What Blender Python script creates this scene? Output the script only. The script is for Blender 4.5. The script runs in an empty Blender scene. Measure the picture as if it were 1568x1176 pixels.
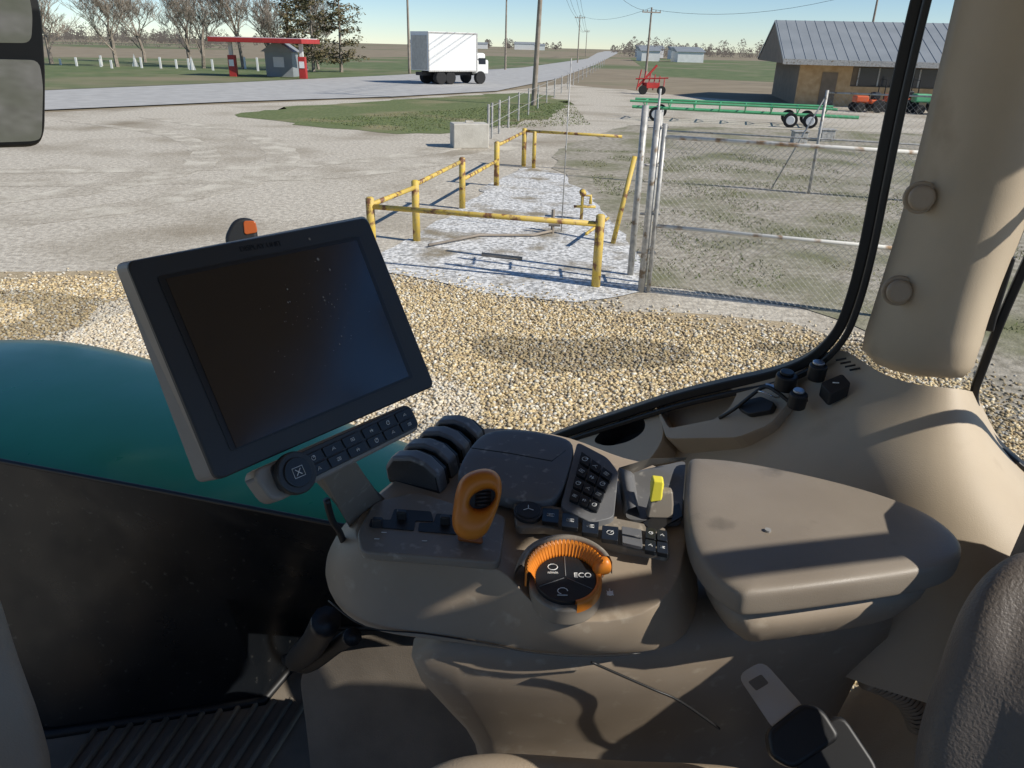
import bpy, bmesh, math, random
import numpy as np
from mathutils import Vector, Matrix, noise
V=Vector
random.seed(4)
sc=bpy.context.scene
# ---------------------------------------------------------------- camera
f=1140.0; C=V((0,0,2.9)); th=math.radians(24.4); ro=math.radians(1.46)
F=V((0,math.cos(th),-math.sin(th))); U0=V((0,math.sin(th),math.cos(th))); X=V((1,0,0))
R=X*math.cos(ro)+U0*math.sin(ro); U=-X*math.sin(ro)+U0*math.cos(ro)
cam=bpy.data.cameras.new("camera"); co=bpy.data.objects.new("camera",cam); sc.collection.objects.link(co)
cam.sensor_width=36; cam.lens=f/1568*36; cam.clip_start=0.02; cam.clip_end=6000
m=Matrix((R,U,-F)).transposed().to_4x4(); m.translation=C; co.matrix_world=m; sc.camera=co
sc.view_settings.view_transform='Standard'; sc.view_settings.look='None'; sc.view_settings.exposure=0
# image-pixel helpers: camera rays through pixel coordinates intersected with assumed world planes (metres)
def ray(px,py): return F+R*((px-784)/f)+U*((588-py)/f)
def Z(px,py,z=0.0):
    d=ray(px,py); t=(z-C.z)/d.z; return C+d*t
def PL(px,py,p0,n):
    d=ray(px,py); t=(p0-C).dot(n)/d.dot(n); return C+d*t
FWD=V((-0.857,0.515,0)); LAT=V((0.515,0.857,0))
def W(px,py,L=1.25): return PL(px,py,C+LAT*L,LAT)
def CAB(fw,la,z): p=FWD*fw+LAT*la; return V((p.x,p.y,z))
# ---------------------------------------------------------------- sun / sky
SUN_EL=38; SUN_AZ=112
sd=V((math.sin(math.radians(SUN_AZ))*math.cos(math.radians(SUN_EL)),math.cos(math.radians(SUN_AZ))*math.cos(math.radians(SUN_EL)),math.sin(math.radians(SUN_EL))))
w=bpy.data.worlds.new("World"); sc.world=w; w.use_nodes=True
nt=w.node_tree; sk=nt.nodes.new("ShaderNodeTexSky"); sk.sky_type='NISHITA'; sk.sun_disc=False
sk.sun_elevation=math.radians(SUN_EL); sk.sun_rotation=math.radians(SUN_AZ); sk.altitude=2500; sk.air_density=1.0; sk.dust_density=0.0; sk.ozone_density=3.0
hs=nt.nodes.new("ShaderNodeHueSaturation"); hs.inputs["Saturation"].default_value=1.10; hs.inputs["Value"].default_value=1.0
nt.links.new(sk.outputs[0],hs.inputs["Color"]); nt.links.new(hs.outputs[0],nt.nodes["Background"].inputs[0]); nt.nodes["Background"].inputs[1].default_value=0.115
sl=bpy.data.lights.new("sun",'SUN'); sl.energy=5.0; sl.angle=math.radians(0.5); sl.color=(1,0.95,0.86)
so=bpy.data.objects.new("sun",sl); sc.collection.objects.link(so); so.rotation_euler=sd.to_track_quat('Z','Y').to_euler()
# ---------------------------------------------------------------- materials
def mat(name,col,rough=0.6,metal=0,col2=None,scale=20,contrast=(0.35,0.65),bump=0,bscale=200,spec=0.5,coat=0,detail=6,col3=None,scale3=2,thr3=(0.5,0.6),rvar=0):
    m=bpy.data.materials.new(name); m.use_nodes=True; n=m.node_tree; b=n.nodes["Principled BSDF"]
    b.inputs["Base Color"].default_value=(*col,1); b.inputs["Roughness"].default_value=rough; b.inputs["Metallic"].default_value=metal
    b.inputs["Specular IOR Level"].default_value=spec; b.inputs["Coat Weight"].default_value=coat; b.inputs["Coat Roughness"].default_value=.08
    tc=n.nodes.new("ShaderNodeTexCoord"); src=tc.outputs["Object"]
    def nz(s,d=detail):
        t=n.nodes.new("ShaderNodeTexNoise"); t.inputs["Scale"].default_value=s; t.inputs["Detail"].default_value=d; n.links.new(src,t.inputs["Vector"]); return t
    if col2:
        t=nz(scale); r=n.nodes.new("ShaderNodeValToRGB"); r.color_ramp.elements[0].position=contrast[0]; r.color_ramp.elements[1].position=contrast[1]
        r.color_ramp.elements[0].color=(*col,1); r.color_ramp.elements[1].color=(*col2,1); n.links.new(t.outputs[0],r.inputs[0]); cur=r.outputs[0]
        if col3:
            t3=nz(scale3); r3=n.nodes.new("ShaderNodeValToRGB"); r3.color_ramp.elements[0].position=thr3[0]; r3.color_ramp.elements[1].position=thr3[1]; n.links.new(t3.outputs[0],r3.inputs[0])
            mx=n.nodes.new("ShaderNodeMix"); mx.data_type='RGBA'; n.links.new(r3.outputs[0],mx.inputs[0]); n.links.new(cur,mx.inputs[6]); mx.inputs[7].default_value=(*col3,1); cur=mx.outputs[2]
        n.links.new(cur,b.inputs["Base Color"])
    if bump:
        t=nz(bscale,3); bp=n.nodes.new("ShaderNodeBump"); bp.inputs["Strength"].default_value=bump; bp.inputs["Distance"].default_value=0.5/bscale; n.links.new(t.outputs[0],bp.inputs["Height"]); n.links.new(bp.outputs[0],b.inputs["Normal"])
    if rvar:
        t=nz(9); mr=n.nodes.new("ShaderNodeMapRange"); mr.inputs[1].default_value=0.3; mr.inputs[2].default_value=0.7; mr.inputs[3].default_value=max(0.03,rough-rvar); mr.inputs[4].default_value=rough+rvar
        n.links.new(t.outputs[0],mr.inputs[0]); n.links.new(mr.outputs[0],b.inputs["Roughness"])
    return m
M={}
M['taupe']=mat('taupe_plastic',(.31,.245,.178),.5,col2=(.355,.285,.213),scale=9,bump=.25,bscale=1400,rvar=.1,col3=(.46,.39,.30),scale3=45,thr3=(.60,.78),detail=9)
M['deck']=mat('deck_plastic',(.22,.188,.150),.46,col2=(.26,.225,.183),scale=10,bump=.2,bscale=1500,rvar=.1,col3=(.44,.39,.32),scale3=70,thr3=(.58,.76),detail=9)
M['grey']=mat('slate_plastic',(.130,.130,.134),.42,col2=(.16,.16,.163),scale=12,bump=.15,bscale=1600,rvar=.1,col3=(.34,.33,.31),scale3=80,thr3=(.60,.78),detail=9)
M['pad']=mat('armrest_vinyl',(.235,.196,.154),.46,col2=(.275,.232,.184),scale=8,bump=.5,bscale=900,rvar=.1,col3=(.16,.135,.105),scale3=14,thr3=(.60,.72))
M['black']=mat('black_plastic',(.014,.014,.015),.45,bump=.1,bscale=900)
M['gloss']=mat('button_black',(.014,.016,.019),.3)
M['bezel']=mat('monitor_bezel',(.030,.031,.033),.42,bump=.15,bscale=1500,rvar=.06)
M['screen']=mat('screen_glass',(.008,.009,.012),.16,spec=1.0,rvar=.03)
M['alu']=mat('bezel_side_grey',(.24,.215,.185),.45,col2=(.27,.24,.21),scale=30)
M['beige']=mat('beige_trim',(.46,.375,.27),.6,col2=(.51,.42,.305),scale=6,bump=.35,bscale=700,col3=(.40,.315,.22),scale3=12,thr3=(.60,.78))
M['beige_d']=mat('beige_vinyl',(.36,.285,.205),.6,col2=(.40,.32,.235),scale=5,bump=.5,bscale=500)
M['liner']=mat('roof_liner',(.36,.30,.23),.9)
M['rubber']=mat('rubber_seal',(.008,.008,.009),.5)
M['orange']=mat('orange_plastic',(.60,.185,.016),.40,col2=(.65,.21,.022),scale=30,rvar=.05)
M['orange_d']=mat('orange_dark',(.30,.075,.008),.5)
M['yellow_l']=mat('yellow_plastic',(.80,.70,.06),.4)
M['white']=mat('white_print',(.78,.78,.76),.6)
M['steel']=mat('steel',(.50,.53,.57),.30,metal=.9,rvar=.12)
M['hood']=mat('green_hood_paint',(.030,.33,.165),.33,coat=.12,spec=.35,col2=(.04,.37,.195),scale=4,rvar=.06)
M['cowl']=mat('black_cowl',(.007,.009,.012),.36,spec=.4,col2=(.014,.016,.019),scale=5,rvar=.12,col3=(.08,.08,.075),scale3=70,thr3=(.64,.76))
M['mat']=mat('floor_mat',(.16,.133,.104),.75,col2=(.21,.176,.138),scale=12,bump=.4,bscale=400)
M['leather']=mat('seat_leather',(.120,.100,.085),.5,col2=(.15,.125,.105),scale=8,bump=.7,bscale=420)
M['mirror']=mat('mirror_glass',(.45,.47,.49),.04,metal=1)
M['lens']=mat('amber_lens',(.40,.09,.02),.3)
M['lot']=mat('lot_gravel',(.34,.30,.24),.95,col2=(.68,.62,.51),scale=11,contrast=(.3,.72),bump=.8,bscale=26,detail=10,col3=(.26,.215,.15),scale3=.3,thr3=(.48,.74))
M['track']=mat('lot_tyre_track',(.30,.26,.20),.95,col2=(.56,.505,.41),scale=11,contrast=(.3,.72),bump=.8,bscale=26,detail=10,col3=(.60,.55,.45),scale3=1.3,thr3=(.45,.65))
M['pebbed']=mat('gravel_bed',(.30,.23,.135),.95,col2=(.52,.42,.27),scale=40,contrast=(.35,.65),bump=1,bscale=60)
M['whitegr']=mat('limestone_gravel',(.30,.295,.28),.95,col2=(.80,.79,.76),scale=15,contrast=(.36,.62),bump=1,bscale=30,detail=10,col3=(.26,.22,.155),scale3=1.1,thr3=(.52,.66))
M['yard']=mat('yard_ground',(.21,.185,.135),.95,col2=(.45,.405,.325),scale=7,contrast=(.32,.68),bump=.8,bscale=30,detail=10,col3=(.165,.165,.08),scale3=.55,thr3=(.46,.66))
M['grass']=mat('grass_turf',(.075,.115,.028),.95,col2=(.18,.195,.075),scale=6,contrast=(.3,.7),bump=.5,bscale=18,detail=10,col3=(.25,.215,.115),scale3=.28,thr3=(.52,.70))
M['grassfar']=mat('far_grass',(.08,.12,.035),.95,col2=(.15,.175,.07),scale=.5,detail=10,col3=(.24,.20,.12),scale3=.06,thr3=(.5,.66))
M['field']=mat('field_soil',(.22,.175,.11),.95,col2=(.29,.235,.155),scale=.25,col3=(.12,.145,.055),scale3=.010,thr3=(.54,.60),detail=8)
M['road']=mat('road_asphalt',(.38,.37,.35),.85,col2=(.46,.45,.425),scale=1.2,detail=10)
M['conc']=mat('concrete',(.46,.43,.37),.9,col2=(.56,.53,.46),scale=4,bump=.5,bscale=30)
M['bark']=mat('bark',(.20,.165,.13),.95,col2=(.33,.28,.225),scale=5)
M['twig']=mat('far_twigs',(.17,.145,.125),.95,col2=(.25,.215,.185),scale=.3)
M['conif']=mat('conifer_foliage',(.075,.08,.032),.95,col2=(.19,.145,.075),scale=1.2)
M['pole']=mat('weathered_pole',(.24,.20,.155),.9,col2=(.34,.29,.24),scale=3)
M['galv']=mat('galvanised_steel',(.33,.325,.31),.5,metal=.2,col2=(.52,.50,.46),scale=14,rvar=.1,col3=(.20,.15,.10),scale3=9,thr3=(.58,.68))
M['rustw']=mat('rusty_white_rail',(.66,.64,.58),.7,col2=(.32,.20,.11),scale=7,contrast=(.5,.66))
M['ypaint']=mat('yellow_rail_paint',(.64,.44,.06),.6,col2=(.56,.41,.13),scale=12,col3=(.20,.09,.04),scale3=7,thr3=(.52,.60))
M['roofm']=mat('metal_roof',(.24,.26,.27),.5,col2=(.29,.31,.32),scale=.6)
M['brick']=mat('tan_brick',(.50,.32,.16),.9,col2=(.62,.43,.24),scale=3)
M['dwall']=mat('brown_siding',(.20,.155,.11),.8,col2=(.25,.195,.14),scale=2)
M['win']=mat('window_glass',(.03,.035,.045),.08,spec=.8)
M['wpaint']=mat('white_paint',(.78,.78,.76),.45,col2=(.70,.70,.68),scale=1)
M['red']=mat('red_paint',(.45,.035,.03),.45,col2=(.36,.03,.025),scale=3)
M['orangep']=mat('orange_red_paint',(.62,.11,.03),.4)
M['greenp']=mat('green_implement_paint',(.07,.33,.15),.5,col2=(.11,.40,.20),scale=2)
M['tyre']=mat('tyre',(.02,.02,.02),.9)
M['wire']=mat('wire',(.05,.05,.05),.6)
# ---------------------------------------------------------------- mesh helpers
def link(o,parent=None):
    sc.collection.objects.link(o)
    if parent: o.parent=parent
    return o
def group(name): return link(bpy.data.objects.new(name,None))
def mk(name,verts,faces,mt,parent=None,smooth=False,bevel=0,sub=0,seg=3,recalc=True):
    me=bpy.data.meshes.new(name); me.from_pydata([tuple(v) for v in verts],[],faces)
    if recalc:
        bm=bmesh.new(); bm.from_mesh(me); bmesh.ops.recalc_face_normals(bm,faces=bm.faces); bm.to_mesh(me); bm.free()
    me.materials.append(M[mt] if isinstance(mt,str) else mt)
    o=link(bpy.data.objects.new(name,me),parent)
    if smooth or bevel or sub: me.polygons.foreach_set("use_smooth",[True]*len(me.polygons))
    if bevel:
        b=o.modifiers.new("b",'BEVEL'); b.width=bevel; b.segments=seg; b.limit_method='ANGLE'; b.angle_limit=math.radians(28); b.harden_normals=True
    if sub:
        s=o.modifiers.new("s",'SUBSURF'); s.levels=sub; s.render_levels=sub
    return o
def rnd(pts,r,seg=4):
    out=[];n=len(pts)
    for i in range(n):
        p=pts[i];a=pts[i-1];b=pts[(i+1)%n]
        da=(a-p);db=(b-p);ra=min(r,da.length*.48);rb=min(r,db.length*.48)
        A=p+da.normalized()*ra;B=p+db.normalized()*rb
        for k in range(seg+1):
            t=k/seg; out.append(A*(1-t)**2+p*2*t*(1-t)+B*t*t)
    return out
def prism(name,pts,d,mt,parent=None,bevel=0,r=0,seg=3,smooth=False):
    if r: pts=rnd(pts,r)
    n=len(pts); v=[p for p in pts]+[p+d for p in pts]
    fs=[list(range(n)),list(range(2*n-1,n-1,-1))]+[[i,(i+1)%n,n+(i+1)%n,n+i] for i in range(n)]
    return mk(name,v,fs,mt,parent,bevel=bevel,seg=seg,smooth=smooth)
def loft(name,rings,mt,parent=None,cap=(True,True),sub=0,closed=True,smooth=True,bevel=0):
    v=[];fs=[];n=len(rings[0])
    for r in rings: v+=r
    for k in range(len(rings)-1):
        for i in range(n if closed else n-1):
            j=(i+1)%n; fs.append([k*n+i,k*n+j,(k+1)*n+j,(k+1)*n+i])
    if cap[0]: fs.append(list(range(n)))
    if cap[1]: fs.append(list(range((len(rings)-1)*n,len(rings)*n)))
    return mk(name,v,fs,mt,parent,smooth=smooth,sub=sub,bevel=bevel)
def basis(n):
    n=n.normalized(); a=V((0,0,1)) if abs(n.z)<.9 else V((1,0,0)); u=a.cross(n).normalized(); return u,n.cross(u),n
def cyl(name,c,n,r,h,mt,parent=None,seg=32,bevel=0,r2=None,sx=1):
    u,w_,n=basis(n); r2=r if r2 is None else r2
    a=[c+u*(sx*r*math.cos(2*math.pi*i/seg))+w_*(r*math.sin(2*math.pi*i/seg)) for i in range(seg)]
    b=[c+n*h+u*(sx*r2*math.cos(2*math.pi*i/seg))+w_*(r2*math.sin(2*math.pi*i/seg)) for i in range(seg)]
    return loft(name,[a,b],mt,parent,smooth=bool(bevel),bevel=bevel)
def tubegeo(pts,rs,seg=8,closed=False):
    v=[];fs=[];n=len(pts)
    if not isinstance(rs,(list,tuple)): rs=[rs]*n
    pu=None
    for i in range(n):
        a=pts[i-1] if (i>0 or closed) else pts[0]; b=pts[(i+1)%n] if (i<n-1 or closed) else pts[i]
        t=(b-a).normalized()
        if pu is None: u,w_,_=basis(t)
        else:
            u=(pu-t*pu.dot(t)).normalized(); w_=t.cross(u)
        pu=u
        for k in range(seg):
            an=2*math.pi*k/seg; v.append(pts[i]+u*(rs[i]*math.cos(an))+w_*(rs[i]*math.sin(an)))
    for i in range(n if closed else n-1):
        j=(i+1)%n
        for k in range(seg):
            l=(k+1)%seg; fs.append([i*seg+k,i*seg+l,j*seg+l,j*seg+k])
    if not closed: fs+= [list(range(seg)),list(range((n-1)*seg,n*seg))]
    return v,fs
def tube(name,pts,r,mt,parent=None,seg=10,closed=False):
    v,fs=tubegeo(pts,r,seg,closed); return mk(name,v,fs,mt,parent,smooth=True)
class Acc:
    def __init__(s): s.v=[];s.f=[]
    def add(s,v,fs):
        o=len(s.v); s.v+=list(v); s.f+=[[i+o for i in q] for q in fs]
    def tube(s,pts,r,seg=6): s.add(*tubegeo(pts,r,seg))
    def box(s,c,sx,sy,sz,rot=0):
        cs,sn=math.cos(rot),math.sin(rot); vs=[]
        for k in (-1,1):
            for j in (-1,1):
                for i in (-1,1):
                    x,y,z=i*sx/2,j*sy/2,k*sz/2; vs.append(V((c[0]+x*cs-y*sn,c[1]+x*sn+y*cs,c[2]+z)))
        s.add(vs,[[0,1,3,2],[4,6,7,5],[0,4,5,1],[2,3,7,6],[0,2,6,4],[1,5,7,3]])
    def make(s,name,mt,parent=None,smooth=False,bevel=0): return mk(name,s.v,s.f,mt,parent,smooth=smooth,bevel=bevel)
def box(name,c,sx,sy,sz,mt,parent=None,rot=0,bevel=0):
    a=Acc(); a.box(c,sx,sy,sz,rot); return a.make(name,mt,parent,bevel=bevel)
def text(name,s,c,n,up,size,mt,parent=None):
    cu=bpy.data.curves.new(name,'FONT'); cu.body=s; cu.size=size; cu.align_x='CENTER'; cu.align_y='CENTER'; cu.extrude=0.0002
    cu.materials.append(M[mt]); o=link(bpy.data.objects.new(name,cu),parent)
    n=n.normalized(); up=(up-n*up.dot(n)).normalized(); r=up.cross(n)
    mm=Matrix((r,up,n)).transposed().to_4x4(); mm.translation=c; o.matrix_world=mm; return o
def sheet(name,pts,z,mt,jit=0,step=1.5):
    out=[];n=len(pts)
    for i in range(n):
        a,b=V((*pts[i][:2],0)),V((*pts[(i+1)%n][:2],0)); L=(b-a).length; k=max(1,min(120,int(L/step))) if jit else 1
        for q in range(k):
            p=a.lerp(b,q/k)
            if jit:
                s=jit*min(1,p.length/20)
                p=p+V((noise.noise(p*.7),noise.noise(p*.7+V((9,3,1))),0))*s*1.5+V((noise.noise(p*2.7),noise.noise(p*2.7+V((4,7,1))),0))*s*.6
            out.append(V((p.x,p.y,z)))
    me=bpy.data.meshes.new(name); bm=bmesh.new(); vs=[bm.verts.new(p) for p in out]; fc=bm.faces.new(vs)
    bmesh.ops.triangulate(bm,faces=[fc])
    bm.normal_update()
    for q in bm.faces:
        if q.normal.z<0: q.normal_flip()
    bm.to_mesh(me); bm.free(); me.materials.append(M[mt]); return link(bpy.data.objects.new(name,me))
def strip(name,A,B,z,mt,parent=None):
    v=[V((*p,z)) for p in A]+[V((*p,z)) for p in B]; n=len(A)
    return mk(name,v,[[i,i+1,n+i+1,n+i] for i in range(n-1)],mt,parent,recalc=True)
def crom(sp,n=4):
    o=[]
    for i in range(len(sp)-1):
        for k in range(n):
            t=k/n; p0=sp[max(i-1,0)];p1=sp[i];p2=sp[i+1];p3=sp[min(i+2,len(sp)-1)]
            o.append(.5*((2*p1)+(p2-p0)*t+(2*p0-5*p1+4*p2-p3)*t*t+(3*p1-p0-3*p2+p3)*t**3))
    return o+[sp[-1]]
# ================================================================ GROUND
sheet('ground',[(-3000,-3000),(3000,-3000),(3000,3000),(-3000,3000)],0,'field')
sheet('gravel_lot',[(-60,-40),(60,-40),(60,36),(31,47),(14,52),(4,70),(1,62),(-2,54),(-8,45),(-15,38),(-21,29),(-60,6)],.004,'lot',.5,2)
strip('grass_verge',[(-60,16),(-27.5,43),(-20.8,58),(-12.5,79.5),(0.3,121),(20,244)],[(-150,60),(-120,95),(-80,105),(-60,115),(-40,140),(-10,244)],.045,'grassfar')
sheet('grass_island',[(-12.2,33),(-9.5,30.6),(-7.0,28.6),(-4.2,27.2),(-1.9,28.5),(-.3,31.5),(1.6,37),(2.8,44),(2.2,52),(0,55),(-3,50.5),(-7.3,44),(-10.5,38.5)],.012,'grass',.5,.8)
sheet('yard',[(1.7,9.7),(3.6,9.1),(4.3,7.2),(4.5,5),(4.6,1),(30,1),(30,30),(12,33),(4.5,33),(.9,23),(1.2,16)],.013,'yard',.35,.6)
strip('road',[(-60,2),(-27.5,31),(-19.9,32.2),(-14.4,39.6),(-7.4,46.6),(-1.6,55.4),(3.5,79),(13.9,151),(65.6,553),(120,1000)],[(-60,16),(-34,35),(-27.5,42),(-20.8,57),(-17,67),(-12.5,78.5),(.35,120),(20.1,243),(52,553),(104,1000)],.055,'road')
strip('far_lawn',[(16,95),(40,80),(60,70),(120,90)],[(40,300),(80,300),(120,300),(160,300)],.008,'grassfar')
sheet('meter_pad_gravel',[(-2.1,10.2),(-.6,9.3),(.9,8.9),(1.75,9.3),(1.9,11.5),(1.75,14),(1.5,17),(.9,19.5),(.1,20),(-.6,17),(-1.2,14),(-1.8,12)],.018,'whitegr',.25,.3)
sheet('gravel_bed',[(-9.5,1),(-9.2,6.2),(-7.6,9.2),(-5,9.9),(-2.3,10.0),(-.6,9.0),(1.2,8.6),(3.2,8.3),(4.5,7.0),(4.6,5),(4.7,1)],.009,'pebbed',.3,.3)
tt=group('tyre_tracks')
for j,(ctl,wd) in enumerate([([(-22,17),(-12,17.5),(-5,20),(-1.6,25.5),(-3.5,33)],.38),([(-22,15.2),(-12,15.7),(-4.2,18.2),(-.2,24.5),(-1.2,27)],.38),([(-14,10.5),(-8,13),(-6,19),(-9,26),(-15,31)],.5),([(-16,11.6),(-10,14),(-8,19),(-11,25),(-17,29)],.45)]):
    cc=crom([V((x,y,0)) for x,y in ctl],14); A=[];B=[]
    for i,p in enumerate(cc):
        t=(cc[min(i+1,len(cc)-1)]-cc[max(i-1,0)]).normalized(); nrm=V((-t.y,t.x,0)); h=wd*(.7+.8*abs(noise.noise(p*1.3+V((j,0,0)))))*min(1,4*min(i,len(cc)-1-i)/len(cc)+.05)
        A.append((p+nrm*h)[:2]);B.append((p-nrm*h)[:2])
    strip('track',A,B,.0075+.0035*(j%2==1)*0+.0002*j,'track',tt)
def stones():
    bm=bmesh.new(); bmesh.ops.create_icosphere(bm,subdivisions=1,radius=1); bv=np.array([v.co[:] for v in bm.verts]); bf=np.array([[v.index for v in q.verts] for q in bm.faces]); bm.free()
    rg=np.random.default_rng(3)
    pal=np.array([(.60,.46,.25),(.68,.55,.33),(.72,.64,.48),(.46,.34,.18),(.66,.52,.30),(.36,.29,.20),(.76,.71,.59),(.54,.42,.25),(.70,.55,.30),(.62,.47,.24)])
    xs=[];ys=[];ss=[]
    for (y0,y1,n,sa,sb) in ((2.6,5.5,42000,.007,.020),(5.5,10.3,58000,.011,.022)):
        x=rg.uniform(-8,7,int(n*2.1)); y=rg.uniform(y0,y1,int(n*2.1))
        edge=9.6-0.03*(x+2)**2-.33*np.clip(x+1.5,0,3)+rg.normal(0,.3,len(x))
        ok=(y<edge)&(np.abs(x)<.72*y+.6)&(x<4.5+rg.normal(0,.25,len(x))); x=x[ok][:n];y=y[ok][:n]; xs.append(x);ys.append(y);ss.append(rg.uniform(sa,sb,len(x)))
    x=np.concatenate(xs);y=np.concatenate(ys);s=np.concatenate(ss);n=len(x)
    sc3=np.stack([s*rg.uniform(.9,1.5,n),s*rg.uniform(.7,1.1,n),s*rg.uniform(.5,.85,n)],1)
    vv=bv[None]*sc3[:,None,:]*(1+rg.normal(0,.12,(n,len(bv),1)))
    t=rg.uniform(-.5,.5,n);a=rg.uniform(0,6.28,n);ct,st,ca,sa=np.cos(t)[:,None],np.sin(t)[:,None],np.cos(a)[:,None],np.sin(a)[:,None]
    X_,Y_,Z_=vv[...,0],vv[...,1],vv[...,2]; Y2=Y_*ct-Z_*st; Z2=Y_*st+Z_*ct
    vv=np.stack([X_*ca-Y2*sa+x[:,None],X_*sa+Y2*ca+y[:,None],Z2+(.008+s*rg.uniform(.15,.7,n))[:,None]],-1)
    VV=vv.reshape(-1,3); FF=(bf[None]+(np.arange(n)*len(bv))[:,None,None]).reshape(-1,3)
    c=pal[rg.integers(len(pal),size=n)]*rg.uniform(.7,1.08,n)[:,None]
    n1=np.array([noise.noise(V((x[i]*.9,y[i]*.9,0))) for i in range(n)]); n2=np.array([noise.noise(V((x[i]*.6+5,y[i]*.8,2))) for i in range(n)])
    c=np.where((n1<-.2)[:,None],c*.62,c); c=np.where((n2>.3)[:,None],c*.6+np.array([.70,.66,.58])*.4,c)
    CC=np.repeat(np.concatenate([c,np.ones((n,1))],1),len(bv),axis=0)
    me=bpy.data.meshes.new('gravel'); me.vertices.add(len(VV)); me.vertices.foreach_set('co',VV.ravel()); me.loops.add(FF.size); me.loops.foreach_set('vertex_index',FF.ravel().astype(np.int32))
    me.polygons.add(len(FF)); me.polygons.foreach_set('loop_start',np.arange(0,FF.size,3,dtype=np.int32)); me.polygons.foreach_set('loop_total',np.full(len(FF),3,dtype=np.int32)); me.update(calc_edges=True)
    at=me.color_attributes.new('Col','FLOAT_COLOR','POINT'); at.data.foreach_set('color',CC.ravel().astype(np.float32))
    mt=bpy.data.materials.new('pebble'); mt.use_nodes=True; a=mt.node_tree.nodes.new('ShaderNodeAttribute'); a.attribute_name='Col'; b=mt.node_tree.nodes['Principled BSDF']; mt.node_tree.links.new(a.outputs[0],b.inputs[0]); b.inputs['Roughness'].default_value=.9
    me.materials.append(mt); link(bpy.data.objects.new('gravel',me))
stones()
def grassblades():
    a=Acc();n=0
    while n<17000:
        k=random.random()
        if k<.6: x=random.uniform(1.8,9);y=random.uniform(4,24)
        else: x=random.uniform(-12,3);y=random.uniform(27,50)
        if k<.6 and (noise.noise(V((x*.8,y*.8,0)))<.05 or (y<9.7 and x<4.8)): continue
        if k>=.6 and not (28+abs(x+4)*.65<y<43+(x)*1.3 ): continue
        h=random.uniform(.02,.06);r=.012 if k<.6 else .03; an=random.uniform(0,3.14);dx,dy=math.cos(an)*r,math.sin(an)*r
        a.add([V((x-dx,y-dy,.01)),V((x+dx,y+dy,.01)),V((x+random.uniform(-.04,.04),y+random.uniform(-.04,.04),h))],[[0,1,2]]); n+=1
    mk('grass',a.v,a.f,'grass',recalc=False)
grassblades()
# ================================================================ METER ENCLOSURE
def post(a,p,h,r=.055): a.tube([V((p[0],p[1],0)),V((p[0],p[1],h)),V((p[0],p[1],h+.02))],[r,r,r*.6],12)
gA,gB,gC,gD,gE,gF=(-2.02,10.35),(-1.59,11.84),(-1.05,14.56),(-.47,17.24),(.16,20.38),(1.08,9.58)
ge=group('yellow_guard_rail'); a=Acc()
for p in (gA,gB,gC,gD,gE,gF): post(a,p,.95,.06)
post(a,(.42,20.1),.9,.05)
def rail(p,q,h,r=.036): a.tube([V((p[0],p[1],h)),V((q[0],q[1],h))],r,10)
rail(gA,gF,.84);rail(gB,gC,.90);rail(gC,gD,.55);rail(gD,gE,.88);rail(gE,(2.6,19.6),.9); rail(gA,gB,.86)
a.make('rails','ypaint',ge,smooth=True)
gg=group('leaning_yellow_post'); tube('post',[V((1.58,12.0,0)),V((1.86,12.3,1.35))],.04,'ypaint',gg)
gm=group('gas_meter'); a=Acc()
a.tube([V((.62,12.6,0)),V((.62,12.6,.42))],.03,8); a.tube([V((.55,12.6,.18)),V((.75,12.6,.18))],.045,8); a.make('valve','pole',gm)
a=Acc(); a.tube([V((1.2,13.8,0)),V((1.2,13.8,.45)),V((1.35,13.8,.45)),V((1.35,13.8,.3))],.03,8);a.tube([V((1.05,13.8,.25)),V((1.45,13.8,.25))],.025,8);a.tube([V((1.2,13.88,.5)),V((1.2,13.72,.5))],.06,12)
a.tube([V((1.55,12.6,.3)),V((1.1,11.6,.25))],.025,8);a.make('pipework','ypaint',gm,smooth=True)
mp_=group('marker_pole'); tube('pole',[V((.78,12.75,0)),V((.80,12.75,2.75))],.010,'galv',mp_,6)
lp_=group('ground_pipe'); tube('pipe',[V((-1.35,11.4,.06)),V((-.6,12.2,.05)),V((.3,12.3,.05)),V((.62,12.6,.06))],.022,'pole',lp_); tube('pipe_branch',[V((-.5,11.0,.04)),V((.1,10.8,.04))],.03,'pole',lp_)
cb=group('concrete_block'); box('block',(-1.52,24.2,.36),1.1,.7,.72,'conc',cb,rot=.25,bevel=.03); box('lifting_lug',(-1.52,24.2,.75),.25,.08,.07,'conc',cb,rot=.25,bevel=.015)
# ================================================================ CHAIN LINK FENCE + GATE
cf=group('chain_link_gate'); a=Acc()
P0=V((1.66,9.42,0)); P1=V((4.9,8.45,0)); gd=(P1-P0).normalized()
a.tube([P0,P0+V((0,0,2.25))],.045,12); a.tube([P0+V((.10,.38,0)),P0+V((.10,.38,2.2))],.032,10); a.tube([P0+V((-.04,.75,0)),P0+V((-.04,.75,2.25))],.045,12)
a.tube([P0+V((.09,-.03,.03)),P0+V((.09,-.03,2.1))],.028,10)
a.make('posts','galv',cf,smooth=True); a=Acc()
for h in (1.95,.88): a.tube([P0+gd*.1+V((0,0,h)),P1+V((0,0,h-.02))],.024,10)
a.tube([P1,P1+V((0,0,2.1))],.05,10)
a.make('gate_rails','rustw',cf,smooth=True)
a=Acc()
for h in (.5,1.0,1.6,2.05):
    a.tube([P0+V((-.09,.1,h)),P0+V((.15,.1,h)),P0+V((.15,.5,h))],.016,6)
a.make('hinges','galv',cf)
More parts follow.
